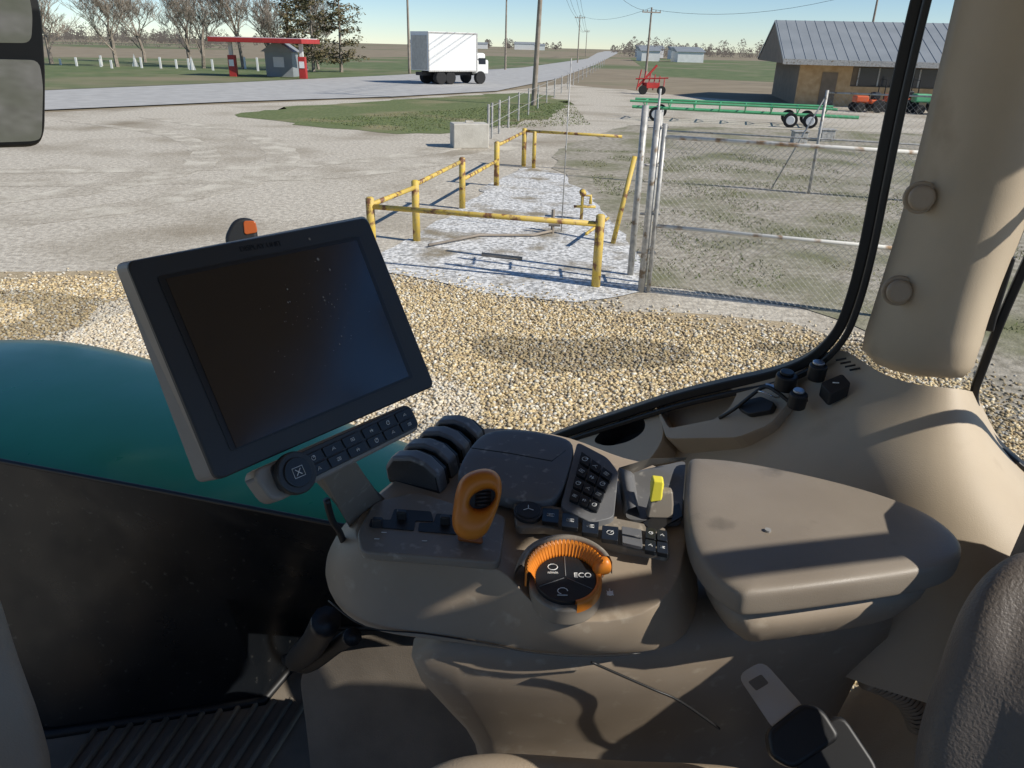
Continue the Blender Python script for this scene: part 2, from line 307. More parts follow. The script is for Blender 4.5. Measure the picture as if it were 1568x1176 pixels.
def mesh_panel(name,p,q,h0,h1,parent,step=.085,r=.0018):
    a=Acc(); L=(q-p).length; d=(q-p)/L; H=h1-h0; nrm=d.cross(V((0,0,1)))
    n=int((L+H)/step)
    for k in range(n):
        s=k*step-H
        for sgn in (1,-1):
            x0,x1=(s,s+H) if sgn>0 else (s+H,s)
            A_,B_=(x0,h0),(x1,h1)
            def clip(A_,B_):
                (xa,za),(xb,zb)=A_,B_
                t0,t1=0,1; dx=xb-xa
                for bound,side in ((0,1),(L,-1)):
                    fa=(xa-bound)*side; fb=(xb-bound)*side
                    if fa<0 and fb<0: return None
                    if fa<0: t0=max(t0,fa/(fa-fb))
                    if fb<0: t1=min(t1,fa/(fa-fb))
                if t1<=t0: return None
                return (xa+dx*t0,za+(zb-za)*t0),(xa+dx*t1,za+(zb-za)*t1)
            c=clip(A_,B_)
            if c: a.tube([p+d*c[0][0]+V((0,0,c[0][1]))+nrm*.002*sgn,p+d*c[1][0]+V((0,0,c[1][1]))+nrm*.002*sgn],r,3)
    return a.make(name,'galv',parent)
mesh_panel('mesh_fabric',P0+gd*.1,P1,.04,1.95,cf,.07)
rf=group('chain_link_fence'); a=Acc()
Q2=[V((6.6,17.2,0)),V((10.5,15.8,0)),V((15,14.4,0))]
for p in Q2: a.tube([p,p+V((0,0,2.2))],.035,8)
a.tube([Q2[0]+V((0,0,2.15)),Q2[2]+V((0,0,2.15))],.02,6); a.tube([V((3.2,18.2,1.2)),Q2[0]+V((0,0,1.2)),Q2[2]+V((0,0,1.2))],.02,6)
a.tube([V((3.2,18.2,0)),V((3.2,18.2,2.1))],.03,6)
a.tube([Q2[0]+V((0,0,2.1)),Q2[0]+V((-.7,.5,0))],.018,6)
a.make('posts_rails','galv',rf,smooth=True)
mesh_panel('mesh_fabric',Q2[0],Q2[2],.05,2.1,rf,.12,.002)
wf=group('roadside_fence'); a=Acc(); pts=[]
for k in range(22):
    t=k/21; p=V((-1.0,26,0)).lerp(V((15.5,150,0)),t**1.7); pts.append(p); a.tube([p,p+V((0,0,1.15))],.045,6)
for h in (.5,1.05): a.tube([p+V((0,0,h)) for p in pts],.010,4)
a.make('posts_wire','galv',wf)
# ================================================================ UTILITY POLES
def upole(base,h,arms=1,r=.16,lean=0,lamp=False):
    g=group('utility_pole'); a=Acc(); b=V(base); top=b+V((lean,0,h)); a.tube([b,top],[r,r*.6],10)
    for k in range(arms):
        zc=h-.5-k*.9; c=b.lerp(top,zc/h); a.box((c.x,c.y-.15,c.z),2.2,.1,.12,rot=.25)
        for i in (-1,-.5,.5,1): a.tube([c+V((i,i*.25-.15,.05)),c+V((i,i*.25-.15,.25))],.05,6)
    if lamp: a.box((top.x+.3,top.y,top.z),.9,.3,.15)
    a.make('pole','pole',g,smooth=False); return top
tA=upole((.78,43,0),11,1,.15,.35); tB=upole((-1.95,107,0),9.8,2,.15); tC=upole((-11.5,84,0),9,1,.15); tD=upole((14.5,93,0),7.2,1,.15); tE=upole((33,78,0),8.6,1,.14,0,True)
t1=upole((12,170,0),9,1,.15); t2=upole((24,300,0),9,1,.16)
g=group('overhead_wires'); a=Acc()
def wire(p,q,sag,r=.018):
    pts=[]
    for i in range(13):
        t=i/12; v=p.lerp(q,t); v.z-=sag*4*t*(1-t); pts.append(v)
    a.tube(pts,r,3)
for o in (-.9,-.4,.4,.9):
    wire(tA+V((o,0,-.3)),t1+V((o,0,-.3)),1.2,.022); wire(t1+V((o,0,-.3)),t2+V((o,0,-.3)),1.5,.03)
wire(tA+V((0,0,-1.5)),tD+V((0,0,-.3)),1.4); wire(tD,t1,1.); wire(tD+V((0,0,-.2)),tE,1.2); wire(tC,tB,1.5,.03); wire(tC+V((.5,0,-.3)),V((-60,70,9)),1.5,.02)
a.make('wires','wire',g)
# ================================================================ TREES
def baretree(base,h,seed,spread=1.0):
    rs=random.Random(seed); a=Acc()
    def br(p,d,L,r,lv):
        pts=[p];rr=[r];n=3
        for i in range(n):
            d=(d+V((rs.uniform(-.22,.22),rs.uniform(-.22,.22),rs.uniform(-.05,.14)))).normalized(); p=p+d*(L/n); pts.append(p); rr.append(r*(1-.45*(i+1)/n))
        a.tube(pts,rr,6 if lv<2 else 3)
        if lv>=5: return
        k={0:7,1:5,2:4,3:3,4:3}[lv]
        for i in range(k):
            t=rs.uniform(.3,1)
            q=pts[0].lerp(pts[-1],t); an=rs.uniform(0,6.28); s=rs.uniform(.4,.95)*spread
            nd=(d*.8+V((math.cos(an)*s,math.sin(an)*s,rs.uniform(-.05,.45)))).normalized()
            br(q,nd,L*rs.uniform(.58,.82),max(.018,rr[-1]*rs.uniform(.5,.75)),lv+1)
    br(V(base),V((0,0,1)),h*.27,h*.015,0)
    g=group('bare_tree'); a.make('trunk_and_branches','bark',g)
for i,(x,y,h) in enumerate([(-57,92,16),(-50,86,15),(-46,99,14),(-41,82,14),(-37.5,92,15),(-33,84,14),(-29.5,86,15),(-62,84,15),(-25.5,84,12),(-66,98,15),(-53,76,11),(-22.5,90,12)]): baretree((x,y,0),h,i+10)
def conifer(base,h,w_,seed):
    rs=random.Random(seed); g=group('pine_tree'); a=Acc(); b=V(base); a.tube([b,b+V((.2,0,h*.95))],[.2,.04],6)
    tips=[]
    for k in range(52):
        z=h*rs.uniform(.12,.97); an=rs.uniform(0,6.28); L=w_*(1.05-z/h)**.5*rs.uniform(.55,1.15); p=b+V((0,0,z)); q=p+V((math.cos(an)*L,math.sin(an)*L,rs.uniform(-.1,.35)*L)); a.tube([p,q],[.05,.015],4); tips.append((p,q))
    a.make('trunk','bark',g); a=Acc()
    for p,q in tips:
        for j in range(60):
            t=rs.uniform(.2,1.08); c=p.lerp(q,t)+V((rs.gauss(0,.2),rs.gauss(0,.2),rs.gauss(0,.16))); s=rs.uniform(.08,.22)
            u=V((rs.uniform(-1,1),rs.uniform(-1,1),rs.uniform(-.6,.6))).normalized(); v=V((rs.uniform(-1,1),rs.uniform(-1,1),rs.uniform(-1,1))).normalized()
            a.add([c-u*s,c+v*s*.5,c+u*s,c-v*s*.5],[[0,1,2,3]])
    mk('foliage',a.v,a.f,'conif',g,recalc=False)
conifer((-21.0,82,0),8.0,3.0,1); conifer((-18.4,83,0),8.6,3.0,2); conifer((-24.5,86,0),7.6,2.6,5)
a=Acc(); rs=random.Random(5)
for seg in [(-700,-250,620,9),(-300,-130,420,9),(-150,60,1100,12),(60,110,520,8),(95,260,420,9),(38,62,330,9),(-210,-80,240,7),(-480,-200,500,10),(70,400,640,11)]:
    x0,x1,y,h=seg; n=int((x1-x0)/(y*.005))
    for k in range(n):
        x=rs.uniform(x0,x1); hh=h*rs.uniform(.5,1.2)*(0.75+.6*noise.noise(V((x*.02,y,0)))); c=V((x,y+rs.uniform(-15,15),0)); W_=hh*.36
        for q in range(80):
            zz=rs.random(); s=rs.uniform(.12,.42)*y/420; rad=W_*(math.sin(math.pi*min(1,.15+zz*.85)))**.7
            px_=c+V((rs.uniform(-1,1)*rad,rs.uniform(-1,1)*rad,hh*(.08+.92*zz)));u=V((rs.uniform(-1,1),0,rs.uniform(-1,1))).normalized()*s; v_=V((-u.z,0,u.x))*.5
            a.add([px_-u,px_-v_,px_+u,px_+v_],[[0,1,2,3]])
mk('distant_trees',a.v,a.f,'twig',recalc=False)
# ================================================================ TRUCK
def wheel(a,c,ax,r,w_):
    ax=ax.normalized(); a.tube([c-ax*w_/2,c-ax*w_*.45,c+ax*w_*.45,c+ax*w_/2],[r*.9,r,r,r*.9],18)
tr=group('box_truck'); o=V((-6.0,64,.05)); hd=math.radians(40); d=V((math.cos(hd),math.sin(hd),0)); s=V((math.sin(hd),-math.cos(hd),0)); rot=hd
bc=o+V((0,0,2.35)); box('cargo_box',bc,4.6,2.5,2.75,'wpaint',tr,rot,bevel=.03)
a=Acc()
for zz in (1.02,3.70):
    c=o+s*1.265; a.box((c.x,c.y,zz),4.62,.03,.09,rot)
for k in (-2.28,2.28):
    c=o+s*1.265+d*k; a.box((c.x,c.y,2.35),.08,.03,2.6,rot)
a.make('box_edge_trim','galv',tr)
c=o-d*2.315; box('rear_roll_door',(c.x,c.y,2.3),.03,2.1,2.4,'conc',tr,rot)
c=o+d*3.05; box('cab_body',(c.x,c.y,1.3),1.3,2.0,1.1,'wpaint',tr,rot,bevel=.15); c=o+d*2.95; box('cab_roof',(c.x,c.y,2.05),1.0,1.85,.6,'wpaint',tr,rot,bevel=.2)
c=o+d*3.0+s*1.005; box('cab_window',(c.x,c.y,1.75),.7,.03,.45,'win',tr,rot)
c=o+d*.6; box('chassis',(c.x,c.y,.8),6.0,.9,.25,'black',tr,rot)
a=Acc()
for k in (-1.1,-.2,2.8):
    for e in (-1,1): wheel(a,o+d*k+s*e*.95+V((0,0,.48)),s,.48,.35 if k>2 else .5)
a.make('wheels','tyre',tr)
# ================================================================ SHOP BUILDING
bd=group('shop_building'); A0=V((16.2,49.5,0)); ux=V((.985,-.17,0)).normalized(); uy=V((.17,.985,0)).normalized(); ang=math.atan2(ux.y,ux.x)
def Bp(x,y,z): return A0+ux*x+uy*y+V((0,0,z))
Lb=26
def bbox(name,x0,x1,y0,y1,z0,z1,mt): c=Bp((x0+x1)/2,(y0+y1)/2,(z0+z1)/2); return box(name,c,x1-x0,y1-y0,z1-z0,mt,bd,ang)
bbox('walls',.9,Lb,.2,11,0,2.75,'dwall')
bbox('brick_base',.85,3.9,.05,.19,0,2.3,'brick'); bbox('brick_base',3.9,9.6,.05,.19,0,1.15,'brick'); bbox('brick_base',12.2,Lb,.05,.19,0,1.15,'brick'); bbox('brick_pier',9.6,10.1,.0,.19,0,2.3,'brick')
bbox('windows',4.3,8.9,.13,.18,1.2,2.2,'win'); bbox('door',2.2,3.1,.0,.045,0,1.9,'dwall')
bbox('overhead_door',10.3,12.0,.08,.18,0,2.3,'conc')
for k in range(5): bbox('window_mullion',4.3+k*1.15-.04,4.3+k*1.15+.04,.09,.128,1.2,2.2,'galv')
prism('roof_front',[Bp(-.4,-1.3,2.45),Bp(Lb,-1.3,2.45),Bp(Lb,5.2,4.75),Bp(-.4,5.2,4.75)],V((0,0,.12)),'roofm',bd)
prism('roof_back',[Bp(-.4,11.8,2.45),Bp(Lb,11.8,2.45),Bp(Lb,5.21,4.75),Bp(-.4,5.21,4.75)],V((0,0,.12)),'roofm',bd)
a=Acc()
for k in range(44):
    x=-.3+k*.6; a.tube([Bp(x,-1.3,2.575),Bp(x,5.2,4.875)],.022,4)
a.make('roof_seams','roofm',bd)
prism('gable_soffit',[Bp(-.35,-1.3,2.35),Bp(-.35,5.2,4.7),Bp(-.35,11.8,2.4)],ux*1.2,'dwall',bd)
bbox('fascia_gutter',-.4,Lb,-1.38,-1.31,2.3,2.6,'galv')
# ================================================================ FUEL CANOPY
gs=group('fuel_canopy'); o=V((-21.3,68,0))
box('roof',o+V((0,0,2.85)),8.0,4,.35,'red',gs,-.12,bevel=.03); box('roof_top',o+V((0,0,3.055)),7.7,3.7,.05,'wpaint',gs,-.12)
a=Acc()
for x in (-3.1,3.1):
    c=V((x*.99,-.12*x,0))+o; a.box((c.x,c.y,1.33),.28,.28,2.66)
a.make('columns','wpaint',gs)
for x in (-2.7,3.4): c=V((x*.99,-.12*x-1,0))+o; box('pump',(c.x,c.y,.85),.6,.5,1.7,'red',gs,bevel=.05); box('pump_panel',(c.x,c.y-.27,1.1),.4,.04,.5,'wpaint',gs)
kg=group('kiosk_building'); o2=V((-20.6,70,0)); box('body',o2+V((0,0,1)),2.3,2,2,'roofm',kg); prism('roof',[o2+V((-1.4,-1.3,2)),o2+V((1.4,-1.3,2)),o2+V((0,-1.3,2.9))],V((0,2.6,0)),'roofm',kg); box('window',o2+V((0,-1.03,1.2)),.9,.04,.8,'wpaint',kg)
a=Acc()
for k in range(26):
    x=-58+k*1.45+random.uniform(-.4,.4); y=80+random.uniform(-3,5); h=random.uniform(.5,1.3); a.box((x,y,h/2),.18,.12,h)
    if k%6==0: a.add([V((x-.35,y,0)),V((x+.35,y,0)),V((x,y,1.3)),V((x,y+.4,0))],[[0,1,2],[1,3,2],[3,0,2]])
a.make('grave_markers','wpaint')
def barn(x,y,w_,h,mt='wpaint',l=10):
    g=group('farm_building'); o=V((x,y,0)); box('walls',o+V((0,0,h/2)),w_,l,h,mt,g); prism('roof',[o+V((-w_/2-.4,-l/2-.3,h)),o+V((w_/2+.4,-l/2-.3,h)),o+V((w_/2+.4,0,h*1.4)),o+V((-w_/2-.4,0,h*1.4))],V((0,l/2,0)),'roofm',g)
for b_ in [(-38,760,14,4),(5,800,22,5),(18,780,10,4),(52,330,10,3.2),(36,230,5,2.6),(46,225,7,2.6),(60,300,10,3.0)]: barn(*b_)
# ================================================================ GREEN HEADER TRAILER
ht=group('header_trailer'); a=Acc()
p=V((5.2,36.5,0));q=V((13.6,34.2,0)); dd=(q-p).normalized(); nn=V((-dd.y,dd.x,0))
for e,h in ((-.9,.80),(.9,.80)): a.tube([p+nn*e+V((0,0,h)),q+nn*e+V((0,0,h))],.05,4)
a.tube([p+V((0,0,.5)),q+V((1,-.2,.45))],.07,4)
for k in range(8): c=p+dd*(.6+k*1.1); a.tube([c-nn*.95+V((0,0,.78)),c+nn*.95+V((0,0,.78))],.035,4); a.tube([c+V((0,0,.5)),c+nn*.9+V((0,0,.76))],.03,4); a.tube([c+V((0,0,.5)),c-nn*.9+V((0,0,.76))],.03,4)
a.make('frame','greenp',ht)
a=Acc()
for k in (1.2,6.9,7.7):
    for e in (-1.0,1.0): wheel(a,p+dd*k+nn*e+V((0,0,.30)),nn,.30,.2)
a.make('tyres','tyre',ht); a=Acc()
for k in (1.2,6.9,7.7):
    for e in (-1.0,1.0): wheel(a,p+dd*k+nn*e+V((0,0,.30)),nn,.18,.23)
a.make('hubs','wpaint',ht)
ra=group('grain_auger'); a=Acc(); c=V((9.3,57,0)); a.tube([c+V((-.9,0,.5)),c+V((.4,.5,1.9))],.08,8); a.box(c+V((0,0,.6)),1.0,.8,.35,.3)
for k in range(6): a.tube([c+V((-1+.38*k,-.2,.3)),c+V((-.7+.34*k,.3,1.6-.1*k))],.045,5)
a.tube([c+V((-1.1,0,1.0)),c+V((1.2,0,1.1))],.05,6); a.make('tube_and_hopper','red',ra)
a=Acc(); wheel(a,c+V((-.6,-.5,.3)),V((0,1,0)),.3,.2); wheel(a,c+V((.7,-.5,.3)),V((0,1,0)),.3,.2); a.make('wheels','tyre',ra)
def mower(x,y,mt,s=1.0):
    g=group('lawn_tractor'); c=V((x,y,0)); box('hood',c+V((-.45*s,0,.75*s)),.8*s,.6,.4*s,mt,g,bevel=.08); box('fender',c+V((.4*s,0,.62*s)),.8*s,.9,.25*s,mt,g,bevel=.08); box('seat',c+V((.45*s,0,.95*s)),.4,.45,.4,'black',g,bevel=.08)
    a=Acc()
    for e in (-.45,.45): wheel(a,c+V((-.6*s,e,.25)),V((0,1,0)),.25,.2); wheel(a,c+V((.5*s,e,.38*s)),V((0,1,0)),.38*s,.28)
    a.tube([c+V((.0,0,.8)),c+V((.15,0,1.15*s))],.03,6); a.tube([c+V((.75*s,-.4,.7)),c+V((.75*s,-.4,1.7)),c+V((.75*s,.4,1.7)),c+V((.75*s,.4,.7))],.03,6); a.make('wheels','tyre',g)
mower(19.4,44.5,'orangep',.9); mower(21.4,45.0,'orangep',1.0); mower(22.6,44,'greenp',1.1); mower(23.4,43.4,'orangep',.9)
for k,(x,y) in enumerate([(11.2,28.5),(9.9,27.6)]):
    g=group('utility_box'); box('body',(x,y,.2),.5,.35,.4,'galv',g,bevel=.03); box('lid',(x,y,.42),.56,.41,.04,'galv',g,bevel=.01)

# ================================================================ TRACTOR EXTERIOR
th_=group('tractor_hood')
zt=2.15;zf=1.5
def rw(L,dz=0): return [Z(x,y,z)+V((0,0,dz)) for x,y,z in L]
near=rw([(-420,640,2.13),(-200,672,2.13),(0,703,2.13),(170,734,2.13),(340,765,2.13),(500,798,2.13),(560,812,2.13)])
mid1=rw([(-420,590,2.165),(-200,602,2.165),(0,620,2.165),(170,645,2.165),(340,684,2.165),(520,735,2.165),(610,760,2.165)])
far1=rw([(-420,545,2.16),(-200,525,2.16),(0,505,2.16),(100,509,2.16),(230,541,2.155),(430,606,2.15),(655,683,2.14)])
far2=[p+LAT*.07-V((0,0,.05)) for p in far1]; far3=[p+LAT*.09-V((0,0,.5)) for p in far1]
loft('hood_shell',[near,near,mid1,far1,far2,far3],'hood',th_,cap=(False,False),sub=2,closed=False)
cw=group('tractor_cab')
top=[Z(-420,637,zt),Z(0,704,zt),Z(250,751,zt),Z(505,800,zt),Z(640,826,zt)]
bot=[Z(-300,1150,zf),Z(85,1122,zf),Z(405,1072,zf),Z(500,960,zf),Z(700,960,zf)]
mid=[t.lerp(b,.5)+V((0,.03,0)) for t,b in zip(top,bot)]
loft('front_cowl_panel',[top,mid,bot],'cowl',cw,cap=(False,False),closed=False,smooth=True)
tube('cowl_edge_seal',[p+V((0,-.005,.003)) for p in bot],.012,'rubber',cw)
tube('cowl_top_trim',[p+V((0,-.003,0)) for p in top],.005,'rubber',cw)
prism('floor',[Z(-300,1300,zf),Z(-220,1152,zf),Z(85,1124,zf),Z(405,1075,zf),Z(520,950,zf),Z(900,950,zf),Z(1300,1500,zf)],V((0,0,-.05)),'mat',cw)
a=Acc()
for k in range(13):
    x0=100+k*26; p=Z(x0+60,1098-k*2.5,zf+.004); q=Z(x0-60,1260,zf+.004); a.tube([p,q],.007,6)
a.make('floor_mat_ribs','mat',cw,smooth=True)
rg=[[Z(455,1022,1.72),Z(540,985,1.80),Z(760,990,1.85),Z(1000,1010,1.85)],[Z(462,1060,1.66),Z(560,1030,1.74),Z(740,1060,1.76),Z(1000,1080,1.76)],[Z(478,1180,1.55),Z(640,1180,1.60),Z(800,1200,1.60),Z(1000,1220,1.60)],[Z(480,1300,1.50),Z(660,1300,1.50),Z(800,1300,1.5),Z(1000,1300,1.5)]]
loft('floor_riser',rg,'mat',cw,cap=(False,False),closed=False,sub=2)
rg=[]
for (x0,x1,y,t) in ((-160,-8,850,.80),(-150,18,930,.80),(-150,42,1010,.80),(-150,72,1080,.80),(-150,92,1150,.82),(-150,112,1240,.84)):
    a_=C+ray(x0,y)*t;b_=C+ray(x1,y)*t; c_=C+ray(x1-14,y)*(t-.03); d_=C+ray(x0,y)*(t-.06); rg.append([a_,b_,c_,d_])
loft('steering_column_cover',rg,'beige_d',cw,sub=1)
sealpx=[(1436,-120),(1412,-20),(1388,80),(1366,180),(1346,280),(1326,380),(1306,455),(1284,505),(1245,543),(1190,566),(1120,582),(1040,602),(960,628),(880,655),(800,690),(700,760),(600,850),(520,950)]
sp=[W(x,y) for x,y in sealpx]
def ribbon(name,pts,wd,thk,mt,parent,off=0):
    v=[];fs=[]
    for i,p in enumerate(pts):
        t=(pts[min(i+1,len(pts)-1)]-pts[max(i-1,0)]).normalized(); s_=t.cross(LAT).normalized()
        v+=[p+s_*(off-wd/2),p+s_*(off+wd/2),p+s_*(off+wd/2)-LAT*thk,p+s_*(off-wd/2)-LAT*thk]
    for i in range(len(pts)-1):
        for k in range(4): l=(k+1)%4; fs.append([i*4+k,i*4+l,(i+1)*4+l,(i+1)*4+k])
    fs+=[[0,1,2,3],[len(v)-4,len(v)-3,len(v)-2,len(v)-1]]
    return mk(name,v,fs,mt,parent,smooth=False,bevel=.003)
sps=crom(sp)
ribbon('window_seal',sps,.016,.03,'rubber',cw)
ribbon('window_seal_lip',[p-LAT*.03 for p in sps],.010,.01,'black',cw,off=.014)
def pr(*q): return [W(x,y,L) for (x,y,L) in q]
S=1.25
rings=[pr((1462,-150,S),(1500,-150,1.2),(1560,-150,1.14),(1650,-150,1.13),(1740,-150,1.2),(1760,-150,S)),
 pr((1442,0,S),(1475,0,1.2),(1530,0,1.14),(1625,0,1.13),(1690,0,1.2),(1706,0,S)),
 pr((1403,150,S),(1436,150,1.2),(1492,150,1.14),(1590,150,1.13),(1640,150,1.2),(1652,150,S)),
 pr((1368,300,S),(1402,300,1.2),(1462,300,1.14),(1550,300,1.13),(1590,310,1.2),(1600,310,S)),
 pr((1328,430,S),(1362,430,1.2),(1430,430,1.14),(1505,430,1.13),(1532,440,1.2),(1540,440,S)),
 pr((1300,510,S),(1335,520,1.2),(1402,530,1.14),(1484,530,1.13),(1500,535,1.2),(1510,535,S)),
 pr((1288,540,S),(1320,570,1.2),(1385,588,1.14),(1474,594,1.13),(1486,596,1.2),(1494,596,S))]
loft('door_pillar',rings,'beige',cw,sub=1)
rings=[pr((1288,525,S),(1325,560,1.19),(1388,590,1.135),(1474,595,1.125),(1487,600,1.2),(1495,600,S+.02)),
 pr((1230,556,S),(1290,590,1.17),(1372,640,1.10),(1478,650,1.09),(1512,660,1.17),(1520,660,S+.02)),
 pr((1120,587,S),(1215,640,1.14),(1340,720,1.02),(1500,730,1.02),(1545,720,1.14),(1560,712,S+.02)),
 pr((1000,622,S),(1130,690,1.12),(1300,800,.98),(1540,830,.97),(1610,790,1.1),(1640,770,S+.02)),
 pr((850,672,S),(1000,740,1.12),(1200,860,.95),(1560,960,.92),(1680,880,1.05),(1720,850,S+.02)),
 pr((700,770,S),(900,860,1.12),(1150,980,.93),(1560,1150,.86),(1760,1000,1.0),(1800,950,S+.02))]
e1=rings[3][0].copy(); e2=rings[2][0].copy(); e3=rings[3][1].copy(); TN=(e2-e1).cross(e3-e1).normalized()
if TN.z<0: TN=-TN
T0=e1+TN*.004
for k in (2,3,4,5): rings[k][0]=rings[k][0]-TN*.055
for k in (3,4,5): rings[k][1]=rings[k][1]-TN*.02
loft('sill_trim',rings,'beige',cw,cap=(False,False),closed=False,sub=2)
sp2=crom([W(x,y,1.24) for x,y in [(1720,60),(1650,250),(1600,340),(1540,470),(1505,560),(1492,600),(1500,640),(1530,680),(1580,720),(1650,750)]],3)
ribbon('rear_window_seal',sp2,.012,.02,'rubber',cw)
prism('door_latch',[W(x,y,1.22) for x,y in ((1545,390),(1556,392),(1528,480),(1522,505),(1505,502),(1508,475),(1520,470))],LAT*-.015,'black',cw,bevel=.003)
for (x,y) in ((1408,302),(1374,444)):
    p=W(x,y,1.175); n=(-LAT+V((.25,-.2,.1))).normalized(); cyl('trim_plug_base',p,n,.022,.008,'beige_d',cw,bevel=.003); cyl('trim_plug',p+n*.008,n,.018,.012,'beige_d',cw,bevel=.005,r2=.016)
a=Acc()
for k in range(7):
    p=W(1282+k*7,548+k*5,1.20)-LAT*.012; q=W(1298+k*7,545+k*5,1.20)-LAT*.012; a.tube([p,q],.0016,4)
a.make('vent_slots','black',cw)
def pocket(name,outer,inner,depth,mt,mti,r=.012,ir=.012,h=.004):
    o_=[PL(x,y,T0+TN*h,TN) for x,y in outer]; i_=[PL(x,y,T0+TN*(h+.001),TN) for x,y in inner]; n=48
    def resamp(P,r):
        P=rnd(P,r,6); L=[0]
        for i in range(len(P)): L.append(L[-1]+(P[(i+1)%len(P)]-P[i]).length)
        res=[]
        for k in range(n):
            s_=L[-1]*k/n; j=max(i for i in range(len(P)) if L[i]<=s_); tt=(s_-L[j])/max(1e-9,L[j+1]-L[j]); res.append(P[j].lerp(P[(j+1)%len(P)],tt))
        return res
    O=resamp(o_,r);I=resamp(i_,ir); ci=sum(I,V())/n; k0=min(range(n),key=lambda i:(I[i]-ci).normalized().dot((O[0]-ci).normalized())*-1); I=I[k0:]+I[:k0]
    loft(name,[[p-TN*.06 for p in O],[p-TN*.004 for p in O],[p.lerp(ci,.01) for p in O],[p+(p-ci)*.02 for p in I],I],mt,cw,cap=(False,False),smooth=False)
    loft(name+'_well',[I,[p.lerp(ci,.06)-TN*depth for p in I]],mti,cw,cap=(False,True),smooth=False)
pocket('cup_holder',[(800,700),(860,668),(935,637),(1000,617),(1012,640),(1018,668),(1000,700),(960,730),(880,745)],[(905,676),(930,652),(965,638),(988,640),(988,660),(965,676),(930,684)],.045,'beige','bezel',.02,.02)  # dark well colour stands in for the shade inside the cup
pocket('storage_tray',[(1003,618),(1070,598),(1150,579),(1215,570),(1215,610),(1180,650),(1130,670),(1020,672)],[(1004,620),(1110,592),(1130,600),(1118,624),(1095,642),(1024,656)],.030,'beige','beige_d',.01,.008,.008)
for (x,y,r_,L) in ((1204,578,.017,1.175),(1252,563,.014,1.19),(1222,606,.014,1.145)):
    p=W(x,y,L); cyl('power_socket',p-V((0,0,.02)),V((0,-.1,1)),r_,.026,'black',cw,bevel=.003); cyl('socket_cap',p+V((0,0,.006)),V((0,-.1,1)),r_*.65,.005,'steel' if r_<.015 else 'gloss',cw,bevel=.002)
swp=[W(1256,586,1.155),W(1290,572,1.165),W(1304,588,1.15),W(1272,604,1.14)]
prism('switch_panel',swp,V((0,0,-.02)),'black',cw,bevel=.002,r=.005)
tube('switch_mark',[swp[0].lerp(swp[2],.4)+V((0,0,.001)),swp[0].lerp(swp[2],.6)+V((0,0,.001))],.001,'white',cw,4)
kg=group('key_ring')
def T(x,y,h=.02): return PL(x,y,T0+TN*h,TN)
tube('ring',[T(1178,600,.03)+V((.017*math.cos(t),.017*math.sin(t),.004*math.sin(t*2))) for t in [i*math.pi/8 for i in range(16)]],.0014,'steel',kg,6,True)
prism('key_fob',[T(x,y) for x,y in ((1128,624),(1142,612),(1165,606),(1186,616),(1180,628),(1145,634))],TN*-.012,'black',kg,bevel=.003,r=.006)
prism('key_blade',[T(x,y,.028) for x,y in ((1172,586),(1205,594),(1203,600),(1173,594))],TN*-.002,'steel',kg)
tube('lanyard',crom([T(1102,640,.01),T(1125,626),T(1150,606,.03),T(1172,592,.035),T(1192,602,.03),T(1212,616,.02),T(1236,612,.02)]),.0032,'black',kg)
# roof, added shade header, left and rear body of the cab
rp=[CAB(*q,3.32) for q in ((1.25,-.75),(1.25,1.34),(-.76,1.34),(-.76,-.75))]
prism('roof',rp,V((0,0,.18)),'liner',cw,bevel=.04)
prism('rear_shade_header',[CAB(-.70,-.75,3.235),CAB(-.70,1.02,3.235),CAB(-.76,1.02,3.235),CAB(-.76,-.75,3.235)],V((0,0,.085)),'liner',cw,bevel=.01)  # unseen beam, height and length set to keep sun off the console front
prism('rear_wall',[CAB(-.80,-.75,1.4),CAB(-.80,1.3,1.4),CAB(-.80,1.3,2.45),CAB(-.80,-.75,2.45)],FWD*-.05,'liner',cw)
prism('left_door_lower',[CAB(-.80,-.75,1.4),CAB(1.25,-.75,1.4),CAB(1.25,-.75,2.35),CAB(-.80,-.75,2.35)],LAT*-.05,'liner',cw)
prism('left_header',[CAB(-.76,-.75,3.12),CAB(1.25,-.75,3.12),CAB(1.25,-.70,3.12),CAB(-.76,-.70,3.12)],V((0,0,.2)),'liner',cw)
prism('floor_rear',[CAB(-.80,-.75,1.44),CAB(1.2,-.75,1.44),CAB(1.2,.3,1.44),CAB(-.80,1.2,1.44)],V((0,0,-.05)),'mat',cw)
for q in ((-.74,1.42,.045),(-.74,-.70,.06),(1.2,-.70,.06),(.2,-.72,.05)):
    tube('roof_post',[CAB(q[0],q[1],1.6),CAB(q[0],q[1],3.33)],q[2],'liner',cw)
tube('shadow_grab_rail',crom([CAB(-.25,1.24,2.44),CAB(-.25,1.20,2.54),CAB(-.25,1.13,2.62),CAB(-.25,1.08,2.70),CAB(-.25,1.10,2.80),CAB(-.25,1.24,2.88)]),.010,'black',cw)  # out of view, placed to cast a curved shadow across the sill
tube('rear_shade_bar',[CAB(-.75,.68,3.235),CAB(-.75,.93,2.98),CAB(-.75,1.0,2.45)],.020,'black',cw)  # unseen bar added to cast a dark band over the armrest

